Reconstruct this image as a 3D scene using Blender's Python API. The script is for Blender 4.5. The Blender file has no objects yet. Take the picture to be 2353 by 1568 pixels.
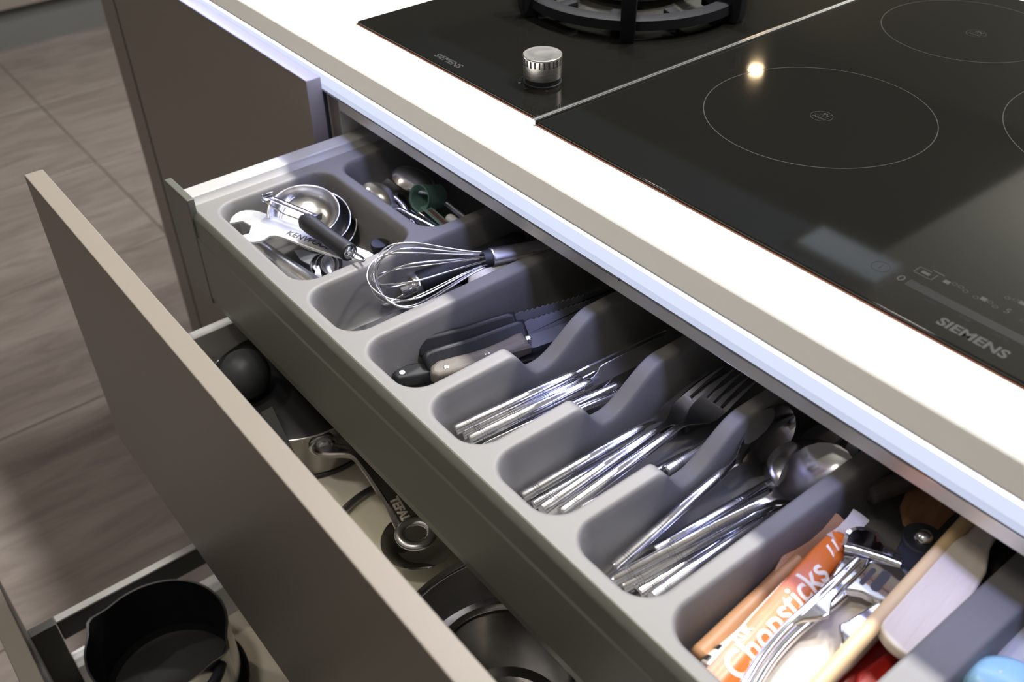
import bpy, bmesh, math, random
from mathutils import Matrix, Vector
from math import pi, sin, cos, radians, sqrt, atan2
random.seed(7)
SC = bpy.context.scene
COL = SC.collection
HGT = 0.87                      # height of the worktop above the floor; coordinates below are written from the worktop's top and lifted at the end

# ------------------------------------------------------------------ camera, world, lights, exposure
cam_d = bpy.data.cameras.new('camera')
cam = bpy.data.objects.new('camera', cam_d)
COL.objects.link(cam)
RX = Vector((0.6211240760835836, 0.7834970221740487, -0.018365684134086055))     # camera right
DN = Vector((0.4786999802746345, -0.3978398314825517, -0.7826683827592625))      # camera down
FW = Vector((-0.6205249479226274, 0.4773425234884623, -0.6221679068188005))      # camera forward
up = -DN
cam.matrix_world = Matrix(((RX.x, up.x, -FW.x, 0.92947), (RX.y, up.y, -FW.y, -0.51551), (RX.z, up.z, -FW.z, 0.39208), (0, 0, 0, 1)))
cam_d.sensor_width = 36.0
cam_d.sensor_fit = 'HORIZONTAL'
cam_d.lens = 36.0 * 2288.0 / 2353.0
cam_d.clip_start = 0.02
cam_d.dof.use_dof = True
cam_d.dof.focus_distance = 0.86
cam_d.dof.aperture_fstop = 7.1
SC.camera = cam

SC.view_settings.view_transform = 'Standard'
SC.view_settings.look = 'None'
SC.view_settings.gamma = 1.0
SC.view_settings.exposure = 0.0
SC.view_settings.use_curve_mapping = False

w = bpy.data.worlds.new('world')
SC.world = w
w.use_nodes = True
w.node_tree.nodes['Background'].inputs[0].default_value = (1.0, 0.93, 0.86, 1)
w.node_tree.nodes['Background'].inputs[1].default_value = 0.07

def area_light(name, loc, power, size, size_y=None, color=(1, 1, 1), rot=(0, 0, 0), spread=None, shape=None):
    l = bpy.data.lights.new(name, 'AREA')
    l.energy = power
    l.color = color
    l.shape = shape or ('RECTANGLE' if size_y else 'DISK')
    l.size = size
    if size_y: l.size_y = size_y
    if spread: l.spread = spread
    o = bpy.data.objects.new(name, l)
    o.location = loc
    o.rotation_euler = rot
    COL.objects.link(o)
    return o

CEIL = 1.62
DOWN = [(-0.85, 0.74), (-0.3, 0.74), (0.25, 0.74), (0.80, 0.74), (-0.9, -0.95), (1.9, 1.7)]
for (x, y) in DOWN[:4]:
    area_light('downlight_lamp', (x, y, CEIL - 0.022), 29.0, 0.16, color=(1.0, 0.975, 0.945))
for (x, y) in DOWN[4:5]:
    area_light('downlight_lamp', (x, y, CEIL - 0.022), 6.0, 0.10, color=(1.0, 0.86, 0.72))
area_light('downlight_lamp', (-1.94, 3.21, CEIL - 0.022), 1.6, 0.06, color=(1.0, 0.72, 0.40))
# downlights in front of the counter, then two added upward fills for the ceiling
for (x, y) in ((0.05, -0.42), (0.60, -0.78)):
    area_light('downlight_lamp', (x, y, CEIL - 0.022), 6.5, 0.16, color=(1.0, 0.94, 0.87))
area_light('ceiling_fill_light', (1.3, -1.9, 0.9), 6.0, 2.0, 0.3, color=(1.0, 0.98, 0.94), rot=(radians(180), 0, 0))  # added fill, brightens the front ceiling that the steel mirrors
area_light('ceiling_fill_light', (0.7, 3.3, 0.95), 45.0, 2.0, 0.2, color=(1.0, 0.99, 0.93), rot=(radians(180), 0, 0))  # unseen uplight added to wash the ceiling mirrored in the hob
# the LED tape tucked under the worktop's front edge, shining down on the open drawers
area_light('led_tape_light', (0.1, -0.0475, -0.0335), 1.5, 2.4, 0.006, color=(0.46, 0.50, 1.0), rot=(radians(-28), 0, 0))

# ------------------------------------------------------------------ helpers
WM = {}                          # world matrix of each object that parents others

def frame(p0, p1, roll=0.0):
    """Matrix with its origin at p0, +Y towards p1 and +Z as near to up as it can be."""
    p0 = Vector(p0); p1 = Vector(p1)
    y = (p1 - p0).normalized()
    z = Vector((0, 0, 1)); z = (z - y * z.dot(y)).normalized()
    x = y.cross(z)
    m = Matrix(((x.x, y.x, z.x, p0.x), (x.y, y.y, z.y, p0.y), (x.z, y.z, z.z, p0.z), (0, 0, 0, 1)))
    return m @ Matrix.Rotation(roll, 4, 'Y')

def T(*v): return Matrix.Translation(Vector(v))
def R(a, ax): return Matrix.Rotation(radians(a), 4, ax)

def tag(o, label=None, cat=None, group=None, kind=None):
    if label: o['label'] = label
    if cat: o['category'] = cat
    if group: o['group'] = group
    if kind: o['kind'] = kind
    return o

def thing(name, label, cat, M=None, group=None):
    o = bpy.data.objects.new(name, None)
    o.empty_display_size = 0.02
    COL.objects.link(o)
    M = M if M is not None else Matrix.Identity(4)
    o.matrix_world = M
    WM[o.name] = M.copy()
    return tag(o, label, cat, group)

def obj(name, bm, mat, parent=None, M=None, local=False, smooth=True, angle=38):
    """Link a bmesh as ONE mesh object. Top-level: M is its frame. Child: vertices are given in world coordinates unless local."""
    if parent is not None:
        base = WM[parent.name]
        if not local: bm.transform(base.inverted())
    else:
        base = M if M is not None else Matrix.Identity(4)
        if not local: bm.transform(base.inverted())
    bmesh.ops.recalc_face_normals(bm, faces=bm.faces)
    if smooth:
        lim = radians(angle)
        for f in bm.faces: f.smooth = True
        for e in bm.edges:
            if len(e.link_faces) == 2:
                an = e.calc_face_angle(0)
                a0, a1 = e.link_faces[0].calc_area(), e.link_faces[1].calc_area()
                if an > lim or (an > 0.12 and max(a0, a1) > 5 * min(a0, a1) + 1e-12): e.smooth = False
    me = bpy.data.meshes.new(name)
    bm.to_mesh(me); bm.free()
    mats = mat if isinstance(mat, (list, tuple)) else [mat]
    for m in mats: me.materials.append(m)
    o = bpy.data.objects.new(name, me)
    COL.objects.link(o)
    if parent is not None:
        o.parent = parent
    else:
        o.matrix_world = base
    WM[o.name] = base.copy()
    return o

def copy_tree(o, M, label, group=None):
    """A thing with its parts and their sub-parts, sharing mesh data."""
    c = o.copy(); COL.objects.link(c)
    c.matrix_world = M; c['label'] = label
    if group: c['group'] = group
    WM[c.name] = M.copy()
    for ch in list(o.children):
        d = ch.copy(); COL.objects.link(d); d.parent = c
        for g in list(ch.children):
            e = g.copy(); COL.objects.link(e); e.parent = d
    return c

def bmn(): return bmesh.new()

def box(bm, lo, hi, r=0.0, seg=2, M=None):
    vs = [bm.verts.new((x, y, z)) for x in (lo[0], hi[0]) for y in (lo[1], hi[1]) for z in (lo[2], hi[2])]
    fs = [(0, 1, 3, 2), (4, 6, 7, 5), (0, 4, 5, 1), (2, 3, 7, 6), (0, 2, 6, 4), (1, 5, 7, 3)]
    faces = [bm.faces.new([vs[i] for i in f]) for f in fs]
    allv = vs
    if r > 0:
        es = list({e for f in faces for e in f.edges})
        ret = bmesh.ops.bevel(bm, geom=es, offset=r, segments=seg, affect='EDGES', profile=0.5)
        allv = list({v for v in ret['verts']} | {v for v in vs if v.is_valid})
    if M is not None:
        for v in allv: v.co = M @ v.co
    return bm

def loft(bm, rings, cap0=True, cap1=True, closed=True, M=None):
    """Bridge successive rings of points."""
    V = []
    for ring in rings:
        V.append([bm.verts.new((M @ Vector(p)) if M is not None else p) for p in ring])
    n = len(V[0])
    for a, b in zip(V, V[1:]):
        for i in range(n if closed else n - 1):
            j = (i + 1) % n
            bm.faces.new((a[i], a[j], b[j], b[i]))
    if cap0: bm.faces.new(list(reversed(V[0])))
    if cap1: bm.faces.new(V[-1])
    return bm

def lathe(bm, prof, n=32, M=None, cap0=True, cap1=True):
    """prof: (radius, height) pairs turned round local Z."""
    rings = [[(r * cos(2 * pi * i / n), r * sin(2 * pi * i / n), h) for i in range(n)] for r, h in prof]
    return loft(bm, rings, cap0, cap1, True, M)

YAX = Matrix.Rotation(-pi / 2, 4, 'X')        # turns a lathe's Z axis into +Y

def tube(bm, pts, r, n=10, closed=False, M=None, cap=True):
    P_ = [Vector(p) for p in pts]
    m = len(P_)
    rs = r if isinstance(r, (list, tuple)) else [r] * m
    tang = []
    for i in range(m):
        if closed: t = P_[(i + 1) % m] - P_[i - 1]
        elif i == 0: t = P_[1] - P_[0]
        elif i == m - 1: t = P_[-1] - P_[-2]
        else: t = P_[i + 1] - P_[i - 1]
        tang.append(t.normalized())
    a = Vector((0, 0, 1))
    if abs(a.dot(tang[0])) > 0.9: a = Vector((1, 0, 0))
    u = (a - tang[0] * a.dot(tang[0])).normalized()
    rings = []
    for i in range(m):
        u = (u - tang[i] * u.dot(tang[i])).normalized()
        v = tang[i].cross(u)
        rings.append([P_[i] + (u * cos(2 * pi * k / n) + v * sin(2 * pi * k / n)) * rs[i] for k in range(n)])
    if closed:
        rings.append(rings[0])
        loft(bm, rings, False, False, True, M)
        bmesh.ops.remove_doubles(bm, verts=bm.verts, dist=1e-6)
    else:
        loft(bm, rings, cap, cap, True, M)
    return bm

def spline(pts, k=6):
    """Catmull-Rom through points."""
    P_ = [Vector(p) for p in pts]
    out = []
    for i in range(len(P_) - 1):
        p0 = P_[max(i - 1, 0)]; p1 = P_[i]; p2 = P_[i + 1]; p3 = P_[min(i + 2, len(P_) - 1)]
        for j in range(k):
            t = j / k
            out.append(0.5 * ((2 * p1) + (p2 - p0) * t + (2 * p0 - 5 * p1 + 4 * p2 - p3) * t * t + (3 * p1 - p0 - 3 * p2 + p3) * t ** 3))
    out.append(P_[-1])
    return out

def prism(bm, outline, z0, z1, r=0.0, M=None, seg=2, holes=()):
    """A flat outline given thickness, its rims rounded."""
    vs = [bm.verts.new((p[0], p[1], z0)) for p in outline]
    f = bm.faces.new(vs)
    ret = bmesh.ops.extrude_face_region(bm, geom=[f])
    top = [g for g in ret['geom'] if isinstance(g, bmesh.types.BMVert)]
    for v in top: v.co.z = z1
    new = set(vs) | set(top)
    if r > 0:
        tf = [g for g in ret['geom'] if isinstance(g, bmesh.types.BMFace)]
        es = list({e for ff in tf for e in ff.edges} | set(f.edges if f.is_valid else []))
        rb = bmesh.ops.bevel(bm, geom=es, offset=r, segments=seg, affect='EDGES', profile=0.5)
        new = {v for v in new if v.is_valid} | set(rb['verts'])
    if M is not None:
        for v in new: v.co = M @ v.co
    return bm

def blade(bm, secs, n=10, M=None, fl=0.5):
    """Loft of lens-like cross-sections along +Y: (y, half width, z, dip, thickness[, x])."""
    rings = []
    for s in secs:
        y, hw, z, dip, t = s[:5]
        x0 = s[5] if len(s) > 5 else 0.0
        ring = []
        for i in range(n + 1):
            u = -1 + 2 * i / n
            ring.append((x0 + u * hw, y, z - dip * (1 - u * u)))
        for i in range(n + 1):
            u = 1 - 2 * i / n
            ring.append((x0 + u * hw, y, z - dip * (1 - u * u) - t * (fl + (1 - fl) * (1 - u * u))))
        rings.append(ring)
    return loft(bm, rings, True, True, True, M)

def text_mesh(name, body, size, mat, parent, M, shear=0.0, offset=0.0, extrude=0.00005, spacing=1.0, align='CENTER'):
    cu = bpy.data.curves.new(name, 'FONT')
    cu.body = body; cu.size = size; cu.shear = shear; cu.offset = offset; cu.extrude = extrude
    cu.space_character = spacing; cu.align_x = align; cu.align_y = 'CENTER'
    cu.resolution_u = 4
    tmp = bpy.data.objects.new(name, cu)
    me = bpy.data.meshes.new_from_object(tmp)
    bpy.data.objects.remove(tmp)
    me.transform(WM[parent.name].inverted() @ M)
    me.materials.clear(); me.materials.append(mat)
    o = bpy.data.objects.new(name, me)
    COL.objects.link(o); o.parent = parent
    WM[o.name] = WM[parent.name].copy()
    return o

def ring_flat(bm, c, r0, r1, z, n=96, a0=0.0, a1=2 * pi, th=0.0001):
    """A printed ring: a thin raised band between two radii."""
    full = abs(a1 - a0 - 2 * pi) < 1e-6
    m = n if full else n + 1
    R_ = []
    for i in range(m):
        a = a0 + (a1 - a0) * i / n
        R_.append([(c[0] + r0 * cos(a), c[1] + r0 * sin(a), z), (c[0] + r1 * cos(a), c[1] + r1 * sin(a), z),
                   (c[0] + r1 * cos(a), c[1] + r1 * sin(a), z + th), (c[0] + r0 * cos(a), c[1] + r0 * sin(a), z + th)])
    if full:
        V = [[bm.verts.new(p) for p in r] for r in R_]
        for i in range(m):
            A, B = V[i], V[(i + 1) % m]
            for k in range(4): bm.faces.new((A[k], A[(k + 1) % 4], B[(k + 1) % 4], B[k]))
    else:
        loft(bm, R_)
    return bm

# ------------------------------------------------------------------ materials
def mat(name, col, rough=0.5, metal=0.0, noise=0.0, nscale=200.0, bump=0.0, bscale=300.0, spec=0.5, coat=0.0, stretch=None, trans=0.0, emit=None, estr=0.0, ior=1.45, rvar=0.0):
    m = bpy.data.materials.new(name)
    m.use_nodes = True
    nt = m.node_tree; L = nt.links
    b = nt.nodes['Principled BSDF']
    b.inputs['Base Color'].default_value = (*col, 1)
    b.inputs['Roughness'].default_value = rough
    b.inputs['Metallic'].default_value = metal
    b.inputs['Specular IOR Level'].default_value = spec
    b.inputs['IOR'].default_value = ior
    if coat: b.inputs['Coat Weight'].default_value = coat; b.inputs['Coat Roughness'].default_value = 0.05
    if trans: b.inputs['Transmission Weight'].default_value = trans
    if emit: b.inputs['Emission Color'].default_value = (*emit, 1); b.inputs['Emission Strength'].default_value = estr
    if noise or bump or rvar:
        tc = nt.nodes.new('ShaderNodeTexCoord')
        mp = nt.nodes.new('ShaderNodeMapping')
        if stretch: mp.inputs['Scale'].default_value = stretch
        L.new(tc.outputs['Object'], mp.inputs['Vector'])
        nz = nt.nodes.new('ShaderNodeTexNoise')
        nz.inputs['Scale'].default_value = nscale
        nz.inputs['Detail'].default_value = 4
        L.new(mp.outputs['Vector'], nz.inputs['Vector'])
        if noise:
            cr = nt.nodes.new('ShaderNodeMapRange')
            cr.inputs['To Min'].default_value = 1 - noise; cr.inputs['To Max'].default_value = 1 + noise
            L.new(nz.outputs['Fac'], cr.inputs['Value'])
            mx = nt.nodes.new('ShaderNodeVectorMath'); mx.operation = 'SCALE'
            mx.inputs[0].default_value = col
            L.new(cr.outputs['Result'], mx.inputs['Scale'])
            L.new(mx.outputs['Vector'], b.inputs['Base Color'])
        if rvar:
            rr = nt.nodes.new('ShaderNodeMapRange')
            rr.inputs['To Min'].default_value = max(rough - rvar, 0.02); rr.inputs['To Max'].default_value = rough + rvar
            L.new(nz.outputs['Fac'], rr.inputs['Value'])
            L.new(rr.outputs['Result'], b.inputs['Roughness'])
        if bump:
            n2 = nt.nodes.new('ShaderNodeTexNoise')
            n2.inputs['Scale'].default_value = bscale; n2.inputs['Detail'].default_value = 3
            L.new(mp.outputs['Vector'], n2.inputs['Vector'])
            bp = nt.nodes.new('ShaderNodeBump')
            bp.inputs['Strength'].default_value = bump; bp.inputs['Distance'].default_value = 0.0004
            L.new(n2.outputs['Fac'], bp.inputs['Height'])
            L.new(bp.outputs['Normal'], b.inputs['Normal'])
    return m

def ramp_mat(name, stops, scale, stretch, rough=0.5, detail=6, dist=0.5, bump=0.15, obj_rand=True, spec=0.4):
    """Stone, wood: a stretched noise through a colour ramp."""
    m = bpy.data.materials.new(name); m.use_nodes = True
    nt = m.node_tree; L = nt.links; b = nt.nodes['Principled BSDF']
    tc = nt.nodes.new('ShaderNodeTexCoord'); mp = nt.nodes.new('ShaderNodeMapping')
    mp.inputs['Scale'].default_value = stretch
    src = tc.outputs['Object']
    if obj_rand:
        oi = nt.nodes.new('ShaderNodeObjectInfo'); add = nt.nodes.new('ShaderNodeVectorMath'); add.operation = 'ADD'
        sc = nt.nodes.new('ShaderNodeVectorMath'); sc.operation = 'SCALE'; sc.inputs[0].default_value = (7.3, 3.1, 5.7)
        L.new(oi.outputs['Random'], sc.inputs['Scale'])
        L.new(src, add.inputs[0]); L.new(sc.outputs['Vector'], add.inputs[1]); src = add.outputs['Vector']
    L.new(src, mp.inputs['Vector'])
    nz = nt.nodes.new('ShaderNodeTexNoise')
    nz.inputs['Scale'].default_value = scale; nz.inputs['Detail'].default_value = detail; nz.inputs['Distortion'].default_value = dist
    nz.inputs['Roughness'].default_value = 0.62
    L.new(mp.outputs['Vector'], nz.inputs['Vector'])
    cr = nt.nodes.new('ShaderNodeValToRGB')
    el = cr.color_ramp.elements
    el[0].position, el[0].color = stops[0][0], (*stops[0][1], 1)
    el[1].position, el[1].color = stops[-1][0], (*stops[-1][1], 1)
    for p, c in stops[1:-1]:
        e = el.new(p); e.color = (*c, 1)
    L.new(nz.outputs['Fac'], cr.inputs['Fac']); L.new(cr.outputs['Color'], b.inputs['Base Color'])
    b.inputs['Roughness'].default_value = rough; b.inputs['Specular IOR Level'].default_value = spec
    if bump:
        bp = nt.nodes.new('ShaderNodeBump'); bp.inputs['Strength'].default_value = bump; bp.inputs['Distance'].default_value = 0.001
        L.new(nz.outputs['Fac'], bp.inputs['Height']); L.new(bp.outputs['Normal'], b.inputs['Normal'])
    return m

def emit_mat(name, col, s):
    m = bpy.data.materials.new(name); m.use_nodes = True
    nt = m.node_tree; nt.nodes.clear()
    e = nt.nodes.new('ShaderNodeEmission'); e.inputs[0].default_value = (*col, 1); e.inputs[1].default_value = s
    o = nt.nodes.new('ShaderNodeOutputMaterial'); nt.links.new(e.outputs[0], o.inputs[0])
    return m

M_ = {}
M_['worktop'] = mat('white_quartz', (0.80, 0.80, 0.785), 0.32, noise=0.015, nscale=60)
M_['lacquer'] = mat('taupe_lacquer', (0.210, 0.188, 0.163), 0.38, noise=0.02, nscale=900, bump=0.03, bscale=1500)
M_['carcass'] = mat('light_grey_melamine', (0.46, 0.455, 0.42), 0.5, noise=0.02, nscale=500)
M_['shadow_gap'] = mat('dark_gap_shade', (0.03, 0.03, 0.032), 0.6, noise=0.05)  # dark colour put in for the shade of gaps and slots
M_['led_lens'] = emit_mat('led_lens_glow', (0.74, 0.80, 1.0), 1.0)
M_['led_hot'] = emit_mat('led_tape_glow', (0.93, 0.95, 1.0), 2.2)
M_['alu'] = mat('anodised_aluminium', (0.80, 0.81, 0.83), 0.16, 1.0, noise=0.03, nscale=30, stretch=(1, 80, 80))
M_['rail_paint'] = mat('pale_grey_rail_paint', (0.86, 0.86, 0.82), 0.36, 0.75, noise=0.02, nscale=500)
M_['silver_paint'] = mat('silver_grey_paint', (0.36, 0.36, 0.345), 0.33, 0.0, noise=0.02, nscale=700, bump=0.05, bscale=1800)
M_['drawer_front'] = mat('grey_aluminium_front', (0.115, 0.119, 0.100), 0.36, 0.2, noise=0.02, nscale=90, stretch=(1, 40, 40))
M_['tray'] = mat('grey_moulded_plastic', (0.175, 0.172, 0.165), 0.50, noise=0.03, nscale=1400, bump=0.22, bscale=2600)
M_['base_board'] = mat('cream_drawer_board', (0.76, 0.71, 0.59), 0.45, noise=0.03, nscale=400)
M_['white_steel'] = mat('white_drawer_steel', (0.74, 0.75, 0.76), 0.35, noise=0.02)
M_['graphite'] = mat('graphite_plastic', (0.055, 0.056, 0.054), 0.45, noise=0.04)
M_['glass_black'] = mat('black_ceramic_glass', (0.007, 0.007, 0.006), 0.045, 0.0, spec=0.48, noise=0.05, nscale=8, rvar=0.015)
M_['print_grey'] = mat('grey_glass_print', (0.024, 0.025, 0.025), 0.35, noise=0.05, nscale=600)
M_['print_soft'] = mat('soft_grey_glass_print', (0.010, 0.0105, 0.011), 0.25, noise=0.05, nscale=600)
M_['seal'] = mat('rust_brown_sealant', (0.17, 0.065, 0.032), 0.55, noise=0.15, nscale=120)
M_['brushed'] = mat('brushed_steel', (0.70, 0.68, 0.65), 0.26, 1.0, noise=0.06, nscale=60, stretch=(1, 1, 60), rvar=0.05)
M_['steel'] = mat('polished_steel', (0.78, 0.78, 0.80), 0.13, 1.0, noise=0.03, nscale=160, rvar=0.05)
M_['steel_soft'] = mat('satin_steel', (0.70, 0.70, 0.71), 0.24, 1.0, noise=0.05, nscale=90, rvar=0.07)
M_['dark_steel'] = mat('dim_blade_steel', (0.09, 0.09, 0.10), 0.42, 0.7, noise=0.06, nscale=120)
M_['shaded_steel'] = mat('steel_dark_reflection', (0.36, 0.35, 0.34), 0.2, 1.0, noise=0.08, nscale=60, rvar=0.08)  # steel darkened in its colour to stand for dark reflections
M_['chrome'] = mat('chrome_plate', (0.86, 0.87, 0.90), 0.06, 1.0, noise=0.02, nscale=60, rvar=0.02)
M_['zinc'] = mat('bright_zinc_plate', (0.80, 0.82, 0.83), 0.34, 0.75, noise=0.06, nscale=45, rvar=0.08)
M_['iron'] = mat('enamelled_cast_iron', (0.010, 0.0105, 0.013), 0.55, spec=0.12, noise=0.1, nscale=300, bump=0.12, bscale=900)
M_['burner'] = mat('dull_burner_metal', (0.030, 0.030, 0.026), 0.75, 0.0, spec=0.15, noise=0.1, nscale=120)
M_['black_plastic'] = mat('black_plastic', (0.016, 0.017, 0.021), 0.38, noise=0.06, nscale=500, bump=0.05, bscale=1500)
M_['black_rubber'] = mat('black_rubber', (0.012, 0.0125, 0.016), 0.5, noise=0.06, nscale=500)
M_['nonstick'] = mat('black_nonstick', (0.011, 0.011, 0.012), 0.40, noise=0.08, nscale=300, bump=0.04, bscale=1200)
M_['dark_knob'] = mat('charcoal_plastic', (0.040, 0.044, 0.047), 0.46, noise=0.05, nscale=400)
M_['green'] = mat('frosted_green_plastic', (0.22, 0.40, 0.34), 0.35, noise=0.05, trans=0.35)
M_['white_plastic'] = mat('white_plastic', (0.80, 0.80, 0.82), 0.3, noise=0.02)
M_['grey_plastic'] = mat('pale_grey_plastic', (0.60, 0.61, 0.64), 0.32, noise=0.02)
M_['light_blue'] = mat('light_blue_plastic', (0.36, 0.66, 0.80), 0.3, noise=0.03, nscale=300)
M_['dull_red'] = mat('dull_red_plastic', (0.16, 0.075, 0.07), 0.4, noise=0.05)
M_['red'] = mat('red_plastic', (0.33, 0.012, 0.008), 0.28, noise=0.06, nscale=200)
m_ = bpy.data.materials.new('clear_lid_glass'); m_.use_nodes = True
nt_ = m_.node_tree; nt_.nodes.clear()
o_ = nt_.nodes.new('ShaderNodeOutputMaterial'); mx_ = nt_.nodes.new('ShaderNodeMixShader'); tr_ = nt_.nodes.new('ShaderNodeBsdfTransparent'); gl_ = nt_.nodes.new('ShaderNodeBsdfGlossy'); fr_ = nt_.nodes.new('ShaderNodeLayerWeight')
tr_.inputs[0].default_value = (0.97, 0.975, 0.96, 1); gl_.inputs['Roughness'].default_value = 0.03; fr_.inputs[0].default_value = 0.12
nt_.links.new(fr_.outputs[0], mx_.inputs[0]); nt_.links.new(tr_.outputs[0], mx_.inputs[1]); nt_.links.new(gl_.outputs[0], mx_.inputs[2]); nt_.links.new(mx_.outputs[0], o_.inputs[0])
M_['glass'] = m_
M_['letter_dark'] = mat('stamped_lettering', (0.10, 0.10, 0.11), 0.4, 0.6, noise=0.05)
M_['letter_white'] = mat('white_lettering', (0.80, 0.74, 0.68), 0.5, noise=0.05)
M_['letter_steel'] = mat('frosted_lettering', (0.62, 0.58, 0.50), 0.6, 0.2, noise=0.05)
M_['orange'] = ramp_mat('orange_paper_sleeve', [(0.30, (0.36, 0.055, 0.008)), (0.5, (0.56, 0.125, 0.015)), (0.75, (0.66, 0.22, 0.05))], 34, (1, 0.3, 1), 0.3, bump=0.25, obj_rand=False)
M_['film'] = mat('clear_crinkled_film', (0.90, 0.86, 0.82), 0.18, trans=0.55, noise=0.05, nscale=120, bump=0.4, bscale=150)
M_['wood_pale'] = ramp_mat('pale_beech', [(0.25, (0.62, 0.54, 0.44)), (0.55, (0.71, 0.64, 0.55)), (0.8, (0.76, 0.70, 0.63))], 9, (9, 0.9, 9), 0.5, bump=0.05)
M_['wood_bamboo'] = ramp_mat('yellow_bamboo', [(0.3, (0.58, 0.40, 0.19)), (0.7, (0.72, 0.54, 0.30))], 12, (10, 0.6, 10), 0.42, bump=0.05)
M_['wood_brown'] = ramp_mat('reddish_brown_wood', [(0.3, (0.36, 0.17, 0.08)), (0.7, (0.56, 0.31, 0.16))], 10, (8, 0.8, 8), 0.45, bump=0.06)
M_['wood_grey'] = ramp_mat('grey_brown_pakkawood', [(0.3, (0.085, 0.074, 0.062)), (0.7, (0.155, 0.138, 0.118))], 30, (6, 1, 6), 0.5, bump=0.1)
M_['tile'] = ramp_mat('taupe_vein_tile', [(0.20, (0.115, 0.097, 0.087)), (0.42, (0.165, 0.141, 0.127)), (0.55, (0.20, 0.173, 0.157)), (0.68, (0.225, 0.20, 0.184)), (0.85, (0.265, 0.253, 0.243))], 3.6, (5.5, 1.0, 1.0), 0.42, detail=14, dist=1.2, bump=0.12)
M_['grout'] = mat('brown_grout', (0.16, 0.135, 0.11), 0.8, noise=0.08, nscale=60)
M_['ceiling'] = mat('ceiling_paint', (0.68, 0.67, 0.62), 0.8, noise=0.02, nscale=4)
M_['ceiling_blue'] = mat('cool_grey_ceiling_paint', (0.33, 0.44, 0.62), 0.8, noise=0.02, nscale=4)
M_['soffit'] = mat('dark_soffit_paint', (0.035, 0.034, 0.028), 0.75, noise=0.04, nscale=4)
M_['wall'] = mat('wall_paint', (0.20, 0.19, 0.165), 0.8, noise=0.02, nscale=4)
M_['plinth'] = mat('plinth_grey', (0.13, 0.135, 0.13), 0.5, noise=0.03, nscale=60)
M_['lamp'] = emit_mat('downlight_glow', (1.0, 0.85, 0.65), 12.0)
M_['panel_lamp'] = emit_mat('ceiling_panel_glow', (0.80, 0.90, 1.0), 1.35)

# ------------------------------------------------------------------ the setting
def struct(name, bm, m, parent=None, **k):
    o = obj(name, bm, m, parent, **k)
    if parent is None: o['kind'] = 'structure'
    return o

b = bmn(); box(b, (-3.4, -2.2, -0.90), (2.4, 3.6, -0.873))
floor = struct('floor', b, M_['grout'])
TX, TY = 0.468, 0.93
tile0 = None
for i in range(-3, 9):
    for j in range(-2, 3):
        x0 = -2.105 + TX * i; y0 = 0.073 + TY * j
        if x0 < -3.39 or x0 > 1.9 or y0 > 2.7: continue
        if tile0 is None:
            b = bmn(); box(b, (0.003, 0.003, -0.003), (TX - 0.003, TY - 0.003, 0), 0.0012, 1)
            tile0 = obj('tile', b, M_['tile'], floor, local=True)
            t = tile0
        else:
            t = tile0.copy(); COL.objects.link(t); t.parent = floor
        t.location = (x0, y0, -0.87)

b = bmn(); box(b, (-3.4, -2.2, CEIL), (2.4, 3.6, CEIL + 0.03))
struct('ceiling', b, M_['ceiling'])
b = bmn(); box(b, (-3.4, 3.6, -0.873), (2.4, 3.63, CEIL))
struct('wall_back', b, M_['wall'])
b = bmn(); box(b, (-3.43, -2.2, -0.873), (-3.4, 3.63, CEIL))
struct('wall_left', b, M_['wall'])
# the dark dropped ceiling beyond the counter and the cool grey band beside it, both mirrored in the hob glass
b = bmn(); box(b, (-3.38, 2.30, CEIL - 0.02), (-0.62, 3.58, CEIL - 0.0005))
tag(obj('ceiling_soffit', b, M_['soffit'], None), kind='structure')
bpy.data.objects['ceiling_soffit'].name = 'trim_1'
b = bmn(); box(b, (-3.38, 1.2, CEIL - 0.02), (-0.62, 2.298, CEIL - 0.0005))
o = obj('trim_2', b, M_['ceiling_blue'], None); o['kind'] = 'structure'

def place_light(i, x, y, r):
    t = thing('ceiling_downlight', ['round recessed ceiling downlight over the far end of the worktop', 'round recessed ceiling downlight above the gas hob', 'round recessed ceiling downlight above the induction hob',
                                    'round recessed ceiling downlight past the induction hob', 'round recessed ceiling downlight over the tiled floor', 'round recessed ceiling downlight by the back wall', 'small warm ceiling spotlight in the dark soffit', 'round recessed ceiling downlight above the open drawers', 'round recessed ceiling downlight where a cook would stand'][i], 'lamp', T(x, y, CEIL), 'recessed ceiling downlights')
    b = bmn(); lathe(b, [(r + 0.018, -0.021), (r + 0.018, -0.024), (r + 0.004, -0.027), (r, -0.021)], 24, None, False, False)
    obj('rim', b, M_['brushed'], t, local=True)
    b = bmn(); lathe(b, [(r, -0.0205), (r, -0.018)], 24)
    obj('diffuser', b, M_['lamp'], t, local=True)
for i, (x, y) in enumerate(DOWN): place_light(i, x, y, 0.08 if i < 4 else 0.05)
place_light(6, -1.94, 3.21, 0.03)
place_light(7, 0.05, -0.42, 0.08)
place_light(8, 0.60, -0.78, 0.08)

t = thing('ceiling_panel_lamp', 'small cool white light panel at the edge of the dark soffit', 'lamp', T(-0.66, 2.22, CEIL))
b = bmn(); box(b, (-0.84, 2.125, CEIL - 0.040), (-0.48, 2.292, CEIL - 0.0205)); obj('housing', b, M_['white_plastic'], t)
b = bmn(); box(b, (-0.825, 2.14, CEIL - 0.0420), (-0.495, 2.287, CEIL - 0.0402)); obj('diffuser', b, M_['panel_lamp'], t)

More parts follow.
